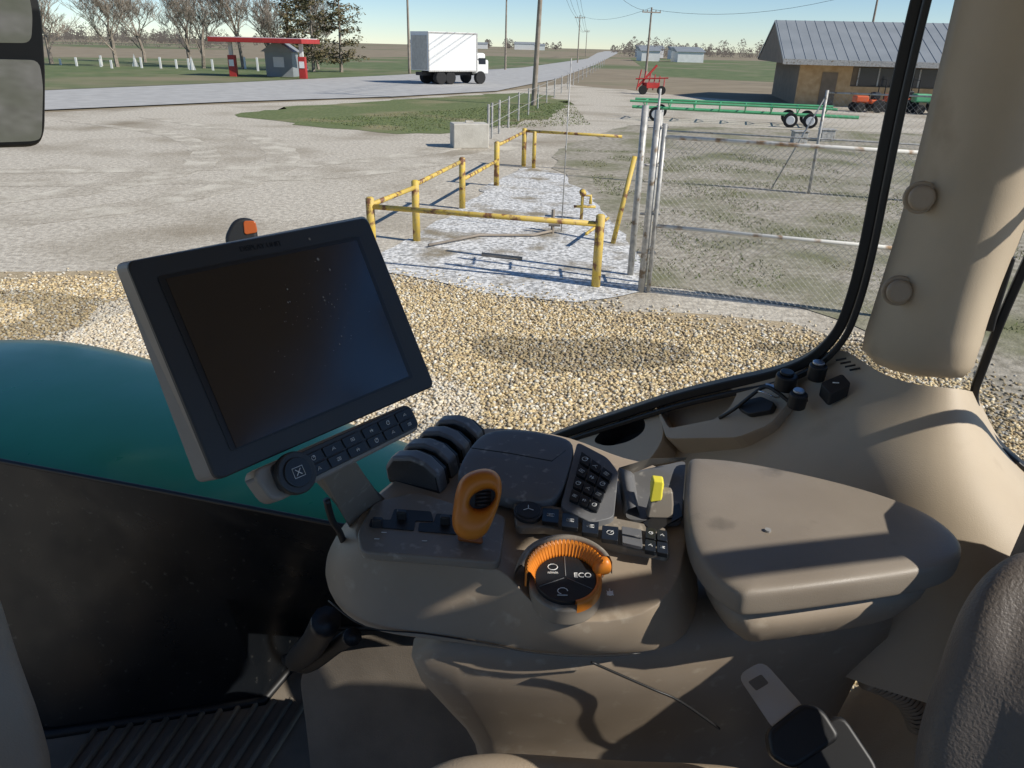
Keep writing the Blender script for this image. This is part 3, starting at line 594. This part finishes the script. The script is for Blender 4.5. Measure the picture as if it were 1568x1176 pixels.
# ================================================================ ARMREST CONSOLE
ac=group('armrest_console')
def P3(L): return [Z(*q) for q in L]
topr=P3([(1060,905,2.37),(960,957,2.33),(835,950,2.335),(795,900,2.355),(762,862,2.37),(650,853,2.37),(556,846,2.37),(538,815,2.37),(560,772,2.37),(610,735,2.372),(690,660,2.372),(760,652,2.372),(880,666,2.372),(955,708,2.372),(1050,712,2.372)])
midr=P3([(1070,925,2.345),(972,972,2.318),(862,985,2.31),(800,962,2.315),(750,905,2.335),(645,880,2.345),(548,872,2.345),(500,850,2.345),(516,800,2.345),(582,752,2.345),(665,680,2.345),(760,668,2.345),(890,685,2.345),(960,728,2.345),(1060,735,2.345)])
lowr=P3([(1085,960,2.30),(980,995,2.29),(900,1001,2.283),(815,994,2.283),(742,975,2.285),(648,958,2.285),(560,948,2.288),(498,908,2.29),(484,850,2.295),(560,790,2.30),(650,720,2.3),(760,700,2.3),(880,720,2.3),(960,760,2.3),(1060,770,2.3)])
botr=P3([(1085,985,2.27),(980,1002,2.272),(900,1005,2.27),(815,1000,2.27),(742,992,2.27),(648,980,2.27),(562,970,2.27),(510,930,2.27),(500,880,2.27),(580,810,2.27),(660,740,2.27),(760,720,2.27),(880,740,2.27),(960,780,2.27),(1060,790,2.27)])
cen=sum(topr,V((0,0,0)))/len(topr)
loft('console_body',[[p.lerp(cen,.2) for p in topr],[p.lerp(cen,.02) for p in topr],topr,[p.lerp(q,.10) for p,q in zip(topr,midr)],midr,lowr,[p.lerp(q,.8) for p,q in zip(lowr,botr)],botr,[p.lerp(cen,.1) for p in botr]],'taupe',ac,sub=2)
tube('body_seam',crom([p.lerp(q,.45)+V((0,-.0022,0)) for p,q in list(zip(lowr,botr))[1:8]]),.0012,'black',ac,4)
ptop=P3([(1440,905,2.33),(1250,955,2.29),(1090,985,2.275),(905,1000,2.275),(740,993,2.275),(600,978,2.275),(570,960,2.275),(700,850,2.275),(1000,830,2.275),(1420,830,2.30)])
pmid=P3([(1390,985,2.20),(1230,1020,2.19),(1070,1050,2.18),(905,1070,2.17),(760,1065,2.17),(650,1050,2.18),(610,1030,2.18),(740,900,2.2),(1000,900,2.2),(1380,900,2.2)])
pbot=P3([(1330,1040,2.08),(1220,1090,2.05),(1060,1140,2.03),(905,1145,2.02),(790,1144,2.02),(735,1140,2.02),(715,1120,2.02),(800,1000,2.05),(1000,1000,2.05),(1320,980,2.05)])
pb2=[p+V((0,.0,-.02))*1 for p in pbot]; cb_=sum(pbot,V())/len(pbot); pb3=[p.lerp(cb_,.25)-V((0,0,.4)) for p in pbot]
loft('pedestal',[ptop,pmid,pbot,pb2,pb3],'taupe',ac,sub=1)
tube('pedestal_seam',crom([Z(x,y,z)-V((0,.006,0)) for x,y,z in ((905,1008,2.265),(950,1028,2.235),(1000,1050,2.205),(1040,1068,2.185),(1100,1110,2.12))]),.0018,'black',ac,4)
po=[(1053,700),(1056,700),(1120,702),(1250,729),(1345,754),(1430,786),(1472,822),(1478,842),(1466,862),(1410,878),(1300,893),(1190,908),(1142,911),(1135,910),(1095,886),(1064,850),(1046,790)]
pt=[Z(x,y,2.400) for x,y in po]; cen=sum(pt,V())/len(pt)
prs=[[p.lerp(cen,.45)+V((0,0,.007)) for p in pt],[p.lerp(cen,.10)+V((0,0,.005)) for p in pt],[p.lerp(cen,.02)+V((0,0,.001)) for p in pt],[p-V((0,0,.005)) for p in pt],[p-V((0,0,.024)) for p in pt],[p.lerp(cen,.012)-V((0,0,.029)) for p in pt],[p.lerp(cen,.1)-V((0,0,.032)) for p in pt]]
loft('armrest_pad',prs,'pad',ac,sub=2)
under=[[p.lerp(cen,.06)-V((0,0,.028)) for p in pt],[p.lerp(cen,.14)-V((0,0,.060)) for p in pt],[p.lerp(cen,.34)-V((0,0,.12)) for p in pt]]
loft('armrest_underbody',under,'taupe',ac,sub=1)
p=Z(1176,811,2.409); cyl('pad_screw',p-V((0,0,.002)),V((0,0,1)),.0035,.0025,'galv',ac,seg=12)
hr1=P3([(742,656,2.412),(800,658,2.415),(868,668,2.415),(884,682,2.412),(868,735,2.400),(852,774,2.390),(780,765,2.390),(703,742,2.392),(698,722,2.396),(715,690,2.405)])
c_=sum(hr1,V())/len(hr1)
loft('palm_rest',[[p.lerp(c_,.5)+V((0,0,.004)) for p in hr1],[p.lerp(c_,.06)+V((0,0,.002)) for p in hr1],[p.lerp(c_,.01) for p in hr1],[p-V((0,0,.003)) for p in hr1],[V((p.x,p.y,2.362)) for p in hr1]],'grey',ac,sub=2)
tube('palm_rest_seam',P3([(722,686,2.4125),(780,694,2.4135),(845,706,2.412),(866,690,2.414)]),.0008,'black',ac,4)
kb=P3([(884,676,2.415),(930,700,2.41),(947,722,2.404),(940,792,2.388),(905,800,2.386),(858,776,2.388)])
prism('keypad_block',kb,V((0,0,-.05)),'grey',ac,bevel=.004,r=.008)
k4=P3([(890,690,2.4155),(940,726,2.407),(914,786,2.391),(870,768,2.3925)])
n_=(k4[1]-k4[0]).cross(k4[3]-k4[0]).normalized(); n_= n_ if n_.z>0 else -n_
def cell(Q,u0,u1,v0,v1):
    b=lambda u,v:(Q[0]*(1-u)+Q[1]*u)*(1-v)+(Q[3]*(1-u)+Q[2]*u)*v
    return [b(u0,v0),b(u1,v0),b(u1,v1),b(u0,v1)]
def icon(Q,n,kind,parent):
    c=sum(Q,V())/4+n*.0004; u=(Q[1]-Q[0]); v=(Q[3]-Q[0]); s=min(u.length,v.length)*.42; u.normalize(); v=n.cross(u)
    r=.00038
    if kind==0: pts=[c+u*(s*.5*math.cos(t))+v*(s*.5*math.sin(t)) for t in [i*math.pi/5 for i in range(10)]]; tube('icon',pts,r,'white',parent,4,True); tube('icon',[c,c+u*s*.4+v*s*.5],r,'white',parent,4)
    elif kind==1: tube('icon',[c-u*s*.5-v*s*.3,c+u*s*.1+v*s*.4,c+u*s*.5-v*s*.3,c-u*s*.2],r,'white',parent,4)
    elif kind==2: tube('icon',[c-u*s*.5-v*s*.3,c+u*s*.5-v*s*.3,c+u*s*.5+v*s*.3,c-u*s*.5+v*s*.3],r,'white',parent,4,True); tube('icon',[c-u*s*.3,c+u*s*.3],r,'white',parent,4)
    else: tube('icon',[c-u*s*.5,c+u*s*.5],r,'white',parent,4); tube('icon',[c-v*s*.4+u*s*.3,c+v*s*.4+u*s*.1],r,'white',parent,4); tube('icon',[c-v*s*.4-u*s*.3,c+v*s*.3-u*s*.3],r,'white',parent,4)
def btn(Q,n,h,parent,mt='gloss',kind=None,r=.0015):
    prism('button',[p+n*h for p in Q],n*-(h+.004),mt,parent,bevel=.0008,r=r)
    if kind is not None: icon([p+n*h for p in Q],n,kind,parent)
for i in range(3):
    for j in range(4): btn(cell(k4,i/3+.02,(i+1)/3-.02,j/4+.03,(j+1)/4-.03),n_,.002,ac,'gloss',(i+2*j)%4)
for i,(x,y,s_) in enumerate(((706,672,1.25),(684,692,1.28),(662,713,1.3),(642,735,1.35))):
    b0=Z(x,y+14,2.368)
    u=V((.93,-.36,0)).normalized(); n2=V((.36,.93,0)).normalized()
    prof=[(-.036,0),(-.038,.016),(-.030,.029),(-.010,.034),(.006,.031),(.020,.020),(.024,0)]
    pts=[b0+u*(a_*s_)+V((0,0,b_*s_)) for a_,b_ in prof]
    prism('hydraulic_paddle',pts,n2*.0225,'grey',ac,bevel=.0045)
    prism('paddle_gap',[b0+u*(a_*s_*.92)+V((0,0,b_*s_*.86)) for a_,b_ in prof],n2*.030,'black',ac)
zd=2.3765
pl_=P3([(572,768,zd),(640,752,zd),(700,772,zd),(775,788,zd),(765,862,zd),(650,852,zd),(552,845,zd),(546,815,zd)])
prism('lever_deck',pl_,V((0,0,-.012)),'deck',ac,bevel=.003,r=.012)
for q in ([(604,779),(660,783),(664,798),(636,797),(634,812),(565,806),(568,794),(598,796)],[(668,786),(712,790),(716,803),(700,803),(700,818),(640,813),(642,800),(664,800)],):
    prism('lever_slot',[Z(x,y,zd+.0012) for x,y in q],V((0,0,-.004)),'black',ac,r=.003)
for (x,y) in ((578,800),(615,788),(682,796)):
    box('slot_knob',Z(x,y,zd+.006),.012,.008,.012,'bezel',ac,bevel=.002)
for (x,y) in ((577,825),(588,815),(650,828)):
    p=Z(x,y,zd+.001); tube('tick',[p+V((-.003,0,0)),p+V((.003,0,0))],.0005,'white',ac,4)
def lever():
    ctr=Z(728,775,2.43); n=(C-ctr).normalized(); n=(n+V((.0,0,-.1))).normalized()
    def q(x,y): return PL(x,y,ctr,n)
    outer=[(718,722),(745,715),(766,724),(771,748),(764,776),(754,802),(744,824),(722,832),(699,826),(690,806),(692,785),(696,756),(702,735)]
    O=[q(x,y) for x,y in outer]
    hc=[(734,753),(747,749),(757,751),(760,759),(756,768),(750,775),(741,780),(731,781),(723,779),(719,774),(719,768),(722,762),(727,757)]
    Hh=[q(x,y) for x,y in hc]; T_=.026
    rings=[[h-n*T_ for h in Hh],[h+n*.002 for h in Hh],[o.lerp(h,.75)+n*.008 for o,h in zip(O,Hh)],[o.lerp(h,.35)+n*.009 for o,h in zip(O,Hh)],O,[o-n*T_ for o in O],[o.lerp(h,.4)-n*(T_+.008) for o,h in zip(O,Hh)],[h-n*T_ for h in Hh]]
    loft('throttle_grip',rings,'orange',ac,cap=(False,False),sub=2)
    cH=sum(Hh,V())/len(Hh)
    prism('throttle_grip_inset',[h+(h-cH)*.15-n*.012 for h in Hh],-n*.004,'black',ac)
    for k in range(4):
        y=757+k*6; tube('grip_rib',[q(728,y)-n*.009,q(752,y-2)-n*.009],.0016,'bezel',ac,6)
    prism('throttle_stem',[q(x,y)-n*.02 for x,y in ((700,810),(738,818),(740,838),(700,832))],-n*.02,'orange_d',ac,bevel=.003)
lever()
sx=P3([(786,762,2.385),(1022,808,2.380),(1026,852,2.372),(955,838,2.372),(905,822,2.374),(838,806,2.376),(790,806,2.378)])
prism('switch_strip',sx,V((0,0,-.012)),'deck',ac,bevel=.002,r=.008)
p=Z(809,782,2.385); cyl('round_button_rim',p-V((0,0,.006)),V((0,-.15,1)),.0175,.007,'bezel',ac,bevel=.001); cyl('round_button',p,V((0,-.15,1)),.0150,.0025,'gloss',ac,bevel=.001)
for an in (math.pi/2,math.pi*7/6,math.pi*11/6): tube('icon',[p+V((0,0,.0035)),p+V((.007*math.cos(an),.007*math.sin(an),.0035))],.0005,'white',ac,4)
UP=V((0,0,1))
for i,(x,y) in enumerate(((843,791),(873,799),(904,808),(934,818))):
    Q=[Z(x+a_,y+b_,2.3835) for a_,b_ in ((-12,-12),(13,-9),(12,12),(-13,9))]; btn(Q,UP,.002,ac,'gloss',2 if i!=3 else 0)
Q=[Z(x,y,2.3835) for x,y in ((952,806),(982,811),(984,838),(953,831))]; btn(Q,UP,.0005,ac,'grey')
tube('display_line',[Z(953,818,2.3855),Z(983,824,2.3855)],.0008,'black',ac,4)
Q=[Z(x,y,2.3825) for x,y in ((988,808),(1022,814),(1024,852),(986,845))]
for i in range(2):
    for j in range(2): btn(cell(Q,i/2+.03,(i+1)/2-.03,j/2+.03,(j+1)/2-.03),UP,.002,ac,'gloss',(i+j)%3)
# speed dial: flat black face with a ribbed orange crown rising behind it
dc=Z(866,887,2.368); dn=V((-.02,-.12,.99)).normalized()
def dial():
    n=dn; u=(V((1,0,0))-n*n.x).normalized(); v=n.cross(u); R_=math.radians
    def P(a,r,h): return dc+u*(r*math.cos(a))+v*(r*math.sin(a))+n*h
    def arc(spec,a0,a1,seg,name,mt,ribs=False,sm=True):
        rr=[]
        for r_,h in spec:
            row=[]
            for i in range(seg+1):
                a=R_(a0)+R_(a1-a0)*i/seg; k=(.965 if (ribs and i%4==0) else 1); row.append(P(a,r_*k,h*(.9 if (ribs and i%4==0) else 1)))
            rr.append(row)
        loft(name,rr,mt,ac,cap=(False,False),closed=False,smooth=sm)
    arc([(.0335,-.004),(.0345,.004),(.0400,.0165),(.0425,.019),(.0445,.016),(.0450,-.006)],12,188,112,'dial_wheel_crown','orange',True,False)
    arc([(.0335,-.004),(.0340,.0035),(.0385,.0040),(.0400,.001),(.0400,-.010)],-75,14,24,'dial_wheel_lower','orange')
    arc([(.0452,.000),(.0458,.016),(.0480,.020),(.0520,.018),(.0560,.008),(.0575,-.012)],20,178,30,'dial_shroud','deck')
    cyl('dial_base',dc-n*.030,n,.040,.026,'deck',ac,seg=48,bevel=.004)
    cyl('dial_face',dc-n*.006,n,.0335,.0085,'gloss',ac,seg=48,bevel=.0008)
    H=.0029
    for a in (90,205,330):
        a=R_(a); tube('face_divider',[P(a,.002,H),P(a,.032,H)],.0006,'grey',ac,4)
    text('label_eco','ECO',P(R_(10),.019,H),n,v,.0098,'white',ac)
    c=P(R_(140),.018,H)
    tube('icon',[c+v*.004+u*(.0055*math.cos(t))+v*(.0045*math.sin(t)) for t in [i*math.pi/5 for i in range(10)]],.0005,'white',ac,4,True)
    text('label_rpm','n/min',c-v*.0045,n,v,.0052,'white',ac)
    c=P(R_(258),.020,H)
    tube('icon',[c+u*(.0055*math.cos(t))+v*(.0045*math.sin(t)) for t in [i*math.pi/5 for i in range(8)]],.0005,'white',ac,4)
    tube('icon',[c-u*.006-v*.006,c+u*.005-v*.006],.0005,'white',ac,4)
    a0=R_(18); rr=[]
    for r_,hw,h in ((.032,.006,.010),(.038,.010,.021),(.046,.011,.026),(.053,.009,.020)):
        c=P(a0,r_,-.004); t_=(P(a0+.1,r_,0)-P(a0,r_,0)).normalized(); rr.append([c-t_*hw,c-t_*hw*.8+n*h,c+t_*hw*.8+n*h,c+t_*hw])
    loft('dial_pointer',rr,'orange',ac,sub=2)
dial()
p=Z(934,909,2.356)
cyl('turtle_icon',p,V((0,-.3,1)),.0036,.0015,'white',ac,seg=12,sx=.7)
tube('turtle_feet',[p+V((-.0035,.0035,.001)),p+V((.0035,-.0035,.001))],.0007,'white',ac,4); tube('turtle_feet',[p+V((-.0035,-.0035,.001)),p+V((.0035,.0035,.001))],.0007,'white',ac,4); tube('turtle_head',[p,p+V((0,.007,.001))],.0009,'white',ac,4)
prism('lever_well',P3([(962,724,2.378),(1050,705,2.387),(1043,800,2.378),(958,795,2.376)]),V((0,0,-.006)),'grey',ac,r=.01)
loft('well_side',[P3([(962,728,2.376),(1000,712,2.385),(1050,704,2.40)]),P3([(948,716,2.404),(995,702,2.41),(1052,700,2.405)])],'deck',ac,cap=(False,False),closed=False)
loft('well_ridge',[P3([(945,722,2.376),(955,790,2.376)]),P3([(948,716,2.405),(962,780,2.392)]),P3([(966,722,2.405),(975,775,2.390)]),P3([(972,728,2.376),(980,790,2.376)])],'grey',ac,cap=(False,False),closed=False)
b0=Z(1012,792,2.380)
prism('lever_slot_dark',P3([(985,800,2.381),(1040,770,2.381),(1045,790,2.381),(1000,815,2.381)]),V((0,0,-.002)),'black',ac)
loft('grey_lever',[[b0+V((-.018,-.004,0)),b0+V((.014,-.004,0)),b0+V((.014,.012,0)),b0+V((-.018,.012,0))],[b0+V((-.015,.0,.018)),b0+V((.014,0,.018)),b0+V((.014,.014,.018)),b0+V((-.015,.014,.018))],[b0+V((-.012,.006,.034)),b0+V((.012,.004,.034)),b0+V((.012,.016,.034)),b0+V((-.012,.018,.034))]],'deck',ac,smooth=True,bevel=.003)
loft('yellow_lever_cap',[[b0+V((-.016,.000,.020)),b0+V((-.002,-.002,.024)),b0+V((.004,.018,.036)),b0+V((-.014,.02,.036))],[b0+V((-.013,.006,.048)),b0+V((-.001,.004,.048)),b0+V((.000,.018,.048)),b0+V((-.013,.02,.048))]],'yellow_l',ac,smooth=True,bevel=.002)
# ================================================================ MONITOR
def pose(c,w_):
    d=[ray(*q) for q in c]
    Mx=Matrix(((-d[2].x,d[1].x,d[3].x),(-d[2].y,d[1].y,d[3].y),(-d[2].z,d[1].z,d[3].z)))
    s=Mx.inverted()@d[0]; t=[1,s[1],s[0],s[2]]; P=[d[i]*t[i] for i in range(4)]; k=w_/(P[1]-P[0]).length
    return [C+p*k for p in P]
mo=group('touchscreen_monitor')
Wm=pose([(186,400),(562,333),(664,592),(322,742)],0.30)
ux_=(Wm[1]-Wm[0]).normalized(); nm=ux_.cross(Wm[3]-Wm[0]).normalized()
if nm.dot(C-Wm[0])<0: nm=-nm
m0=Wm[0]
def mp(x,y,h=0): return PL(x,y,m0+nm*h,nm)
out=[mp(*q) for q in ((192,401),(562,333),(665,591),(331,737))]
bk=[mp(*q,-.022) for q in ((175,404),(560,330),(664,592),(303,742))]
def lerpr(A,B,t): return [a.lerp(b,t) for a,b in zip(A,B)]
O=rnd(out,.009,5); B=rnd(bk,.009,5); oc=sum(O,V())/len(O)
loft('housing',[[p.lerp(oc,.012)+nm*.0015 for p in O],O,lerpr(O,B,.12)],'bezel',mo,cap=(True,False),smooth=False)
loft('housing_side_band',[lerpr(O,B,.12),lerpr(O,B,.14),B,[p.lerp(oc,.05) for p in B]],'alu',mo,cap=(False,True),smooth=False)
prism('rear_shell',[p.lerp(sum(out,V())/4,.15)-nm*.028 for p in out],-nm*.03,'black',mo,bevel=.008,r=.02)
gl=[mp(x,y,.0025) for x,y in ((240,423),(550,361),(634,578),(354,692))]
prism('glass_frame',gl,-nm*.003,'gloss',mo,bevel=.0006,r=.004)
gs_=[mp(x,y,.0032) for x,y in ((254,427),(546,368),(626,576),(362,686))]
prism('screen',gs_,-nm*.002,'screen',mo)
text('brand_label','DISPLAY UNIT',mp(400,377,.0020),nm,(out[0]-out[3]),.008,'rubber',mo)
for (x,y,r_) in ((487,397,.0032),(505,413,.0025),(474,366,.0026),(440,443,.0018),(495,455,.0018),(508,466,.0014),(523,515,.0016),(520,527,.0014),(444,462,.0014),(505,450,.001),(512,470,.0012),(497,460,.002),(441,463,.0016)):
    p=mp(x,y,.0033 if y>370 else .0018); cyl('water_spot',p,nm,r_*.6,.0002,'alu',mo,seg=10,sx=.8)
rs=random.Random(2)
for k in range(45):
    x=rs.gauss(480,35);y=rs.gauss(480,40); p=mp(x,y,.0033); cyl('dust_speck',p,nm,rs.uniform(.0002,.0005),.0002,'alu',mo,seg=6)
kb4=[mp(x,y,.004) for x,y in ((384,722),(628,616),(646,656),(420,772))]
prism('keypad_housing',kb4,-nm*.026,'alu',mo,bevel=.004,r=.012)
kf=[mp(x,y,.006) for x,y in ((412,714),(627,619),(643,652),(430,756))]
prism('keypad_face',kf,-nm*.004,'bezel',mo,bevel=.001,r=.008)
kq=[mp(x,y,.006) for x,y in ((458,701),(626,623),(641,651),(476,734))]
for i in range(6):
    for j in range(2):
        Q=cell(kq,i/6+.008+(.012 if i==3 else 0),(i+1)/6-.008,j/2+.03,(j+1)/2-.03)
        btn(Q,nm,.002,mo,'gloss',(i+j)%4)
p=mp(448,726,.006); cyl('rotary_knob',p,nm,.0215,.010,'bezel',mo,bevel=.002,seg=40); cyl('rotary_knob_cap',p+nm*.010,nm,.015,.002,'gloss',mo,bevel=.0008,seg=32)
kc=p+nm*.0124; vv=(out[0]-out[3]).normalized(); uu=vv.cross(nm)
tube('knob_mark',[kc-uu*.003-vv*.003,kc+uu*.003+vv*.003],.0005,'white',mo,4); tube('knob_mark',[kc-uu*.003+vv*.003,kc+uu*.003-vv*.003],.0005,'white',mo,4)
tube('knob_mark',[kc+uu*a_+vv*b_ for a_,b_ in ((-.006,-.005),(.006,-.005),(.006,.005),(-.006,.005))],.0004,'white',mo,4,True)
sa=[mp(492,730,-.014),mp(548,705,-.014)]; sbm=[Z(534,812,2.355),Z(588,776,2.355)]
loft('support_arm',[[sa[0],sa[1],sa[1]-nm*.02,sa[0]-nm*.02],[sbm[0],sbm[1],sbm[1]+V((.01,.02,-.01)),sbm[0]+V((.01,.02,-.01))]],'deck',mo,bevel=.004)
tube('cable',crom([Z(500,765,2.43),Z(508,795,2.40),Z(520,815,2.375),Z(528,835,2.34)]),.004,'black',mo)
tube('cable_harness',crom([Z(500,950,2.2),Z(480,985,2.1),Z(455,1010,1.95),Z(470,1000,1.8)]),.02,'black',ac)
tube('cable_harness',crom([Z(540,975,2.2),Z(520,985,2.1),Z(470,1020,1.95),Z(440,1010,1.8)]),.012,'rubber',ac)
# ================================================================ SEAT
st=group('operator_seat')
def blob(name,outl,thick,mt,parent,sub=2):
    P=[C+ray(x,y)*t for (x,y,t) in outl]; c=sum(P,V())/len(P); n=(C-c).normalized()
    r0=[p.lerp(c,.55)+n*thick*.55 for p in P]; r1=[p.lerp(c,.2)+n*thick*.42 for p in P]; r2=P; r3=[p.lerp(c,.05)-n*thick*.5 for p in P]; r4=[p.lerp(c,.4)-n*thick for p in P]
    return loft(name,[r0,r1,r2,r3,r4],mt,parent,sub=sub)
blob('backrest_bolster',[(1600,825,.58),(1540,842,.58),(1490,885,.58),(1456,950,.58),(1434,1020,.58),(1408,1090,.58),(1390,1170,.58),(1400,1300,.58),(1560,1400,.55),(1760,1300,.50),(1790,1120,.50),(1700,940,.54)],.05,'leather',st)
bk_=[CAB(-.12,.76,1.9),CAB(-.12,1.02,1.9),CAB(-.34,1.02,1.9),CAB(-.34,.76,1.9)]
loft('backrest_shade_block',[[p for p in bk_],[p+V((0,0,.35)) for p in bk_],[p+V((0,0,.60)) for p in bk_],[p.lerp(sum(bk_,V())/4,.3)+V((0,0,.66)) for p in bk_]],'leather',st,sub=1)  # unseen block added to shade the armrest rear and the side below
blob('seat_cushion',[(600,1205,.80),(660,1162,.80),(740,1146,.80),(860,1156,.80),(980,1164,.80),(1120,1166,.80),(1190,1185,.80),(1300,1260,.78),(1300,1420,.72),(900,1450,.7),(600,1400,.7)],.06,'beige_d',st)
loft('seat_side_panel',[P3([(1450,900,2.20),(1500,960,2.2),(1500,1100,2.2)]),P3([(1330,1040,2.0),(1400,1110,1.98),(1430,1250,1.95)]),P3([(1150,1160,1.8),(1200,1240,1.8),(1250,1350,1.8)])],'beige_d',st,cap=(False,False),closed=False)
hp=crom([Z(1330,1035,2.12),Z(1365,1050,2.1),Z(1395,1075,2.06),Z(1410,1110,2.0)],6)
tube('bellows_hose',hp,.017,'black',st)
for k in range(len(hp)-1):
    d_=(hp[k+1]-hp[k]).normalized(); tube('hose_ring',[hp[k]-d_*.0015,hp[k]+d_*.0015],.020,'taupe',st,16)
sb=group('seat_belt_buckle')
bc=C+ray(1182,1070)*.70; bn=(C-bc).normalized(); bn=(bn+V((.15,-.1,.15))).normalized()
def bp_(x,y,h=0): return PL(x,y,bc+bn*h,bn)
O=rnd([bp_(x,y) for x,y in ((1129,1034),(1168,1011),(1236,1088),(1188,1122))],.010,4)
I=rnd([bp_(x,y) for x,y in ((1145,1044),(1166,1032),(1178,1046),(1158,1058))],.002,4)
loft('tongue_plate',[[p-bn*.002 for p in I],I,O,[p-bn*.002 for p in O]],'steel',sb,cap=(False,False),smooth=False)
prism('buckle_body',[bp_(x,y,.006) for x,y in ((1175,1120),(1232,1075),(1262,1085),(1290,1130),(1215,1180),(1180,1160))],-bn*.022,'rubber',sb,bevel=.005,r=.008)
prism('buckle_stalk',[bp_(x,y,0) for x,y in ((1215,1130),(1290,1090),(1350,1180),(1330,1300),(1240,1300))],-bn*.03,'rubber',sb,bevel=.006,r=.012)
# ================================================================ MIRROR and marker light
mi=group('side_mirror')
mc=C+ray(20,110)*1.7; mn=V((.85,-.50,-.14)).normalized()
def q(x,y,h=0): return PL(x,y,mc+mn*h,mn)
prism('housing',[q(x,y) for x,y in ((-130,-60),(45,-60),(66,20),(72,110),(71,205),(60,226),(-130,232))],-mn*.05,'black',mi,bevel=.012,r=.03)
prism('lower_glass',[q(x,y,.003) for x,y in ((-120,88),(60,92),(66,130),(64,210),(55,216),(-120,222))],-mn*.002,'mirror',mi,r=.02)
prism('upper_glass',[q(x,y,.003) for x,y in ((-120,-40),(38,-40),(50,20),(48,66),(-120,64))],-mn*.002,'mirror',mi,r=.02)
tube('mirror_arm',[q(-60,-60,-.04),q(-60,-300,-.04),q(-200,-400,-.04)],.02,'black',mi)
ml=group('marker_light'); lc=C+ray(370,350)*2.3; ln=(C-lc).normalized()
def q2(x,y,h=0): return PL(x,y,lc+ln*h,ln)
prism('housing',[q2(x,y) for x,y in ((343,364),(356,338),(372,332),(392,337),(397,380),(350,385))],-ln*.05,'black',ml,bevel=.012,r=.02)
prism('lens',[q2(x,y,.004) for x,y in ((372,338),(391,338),(395,356),(374,360))],-ln*.01,'lens',ml,bevel=.004,r=.01)
lp=q2(372,380,-.03); tube('stalk',[lp,lp+V((.0,0,-.9))],.015,'black',ml)
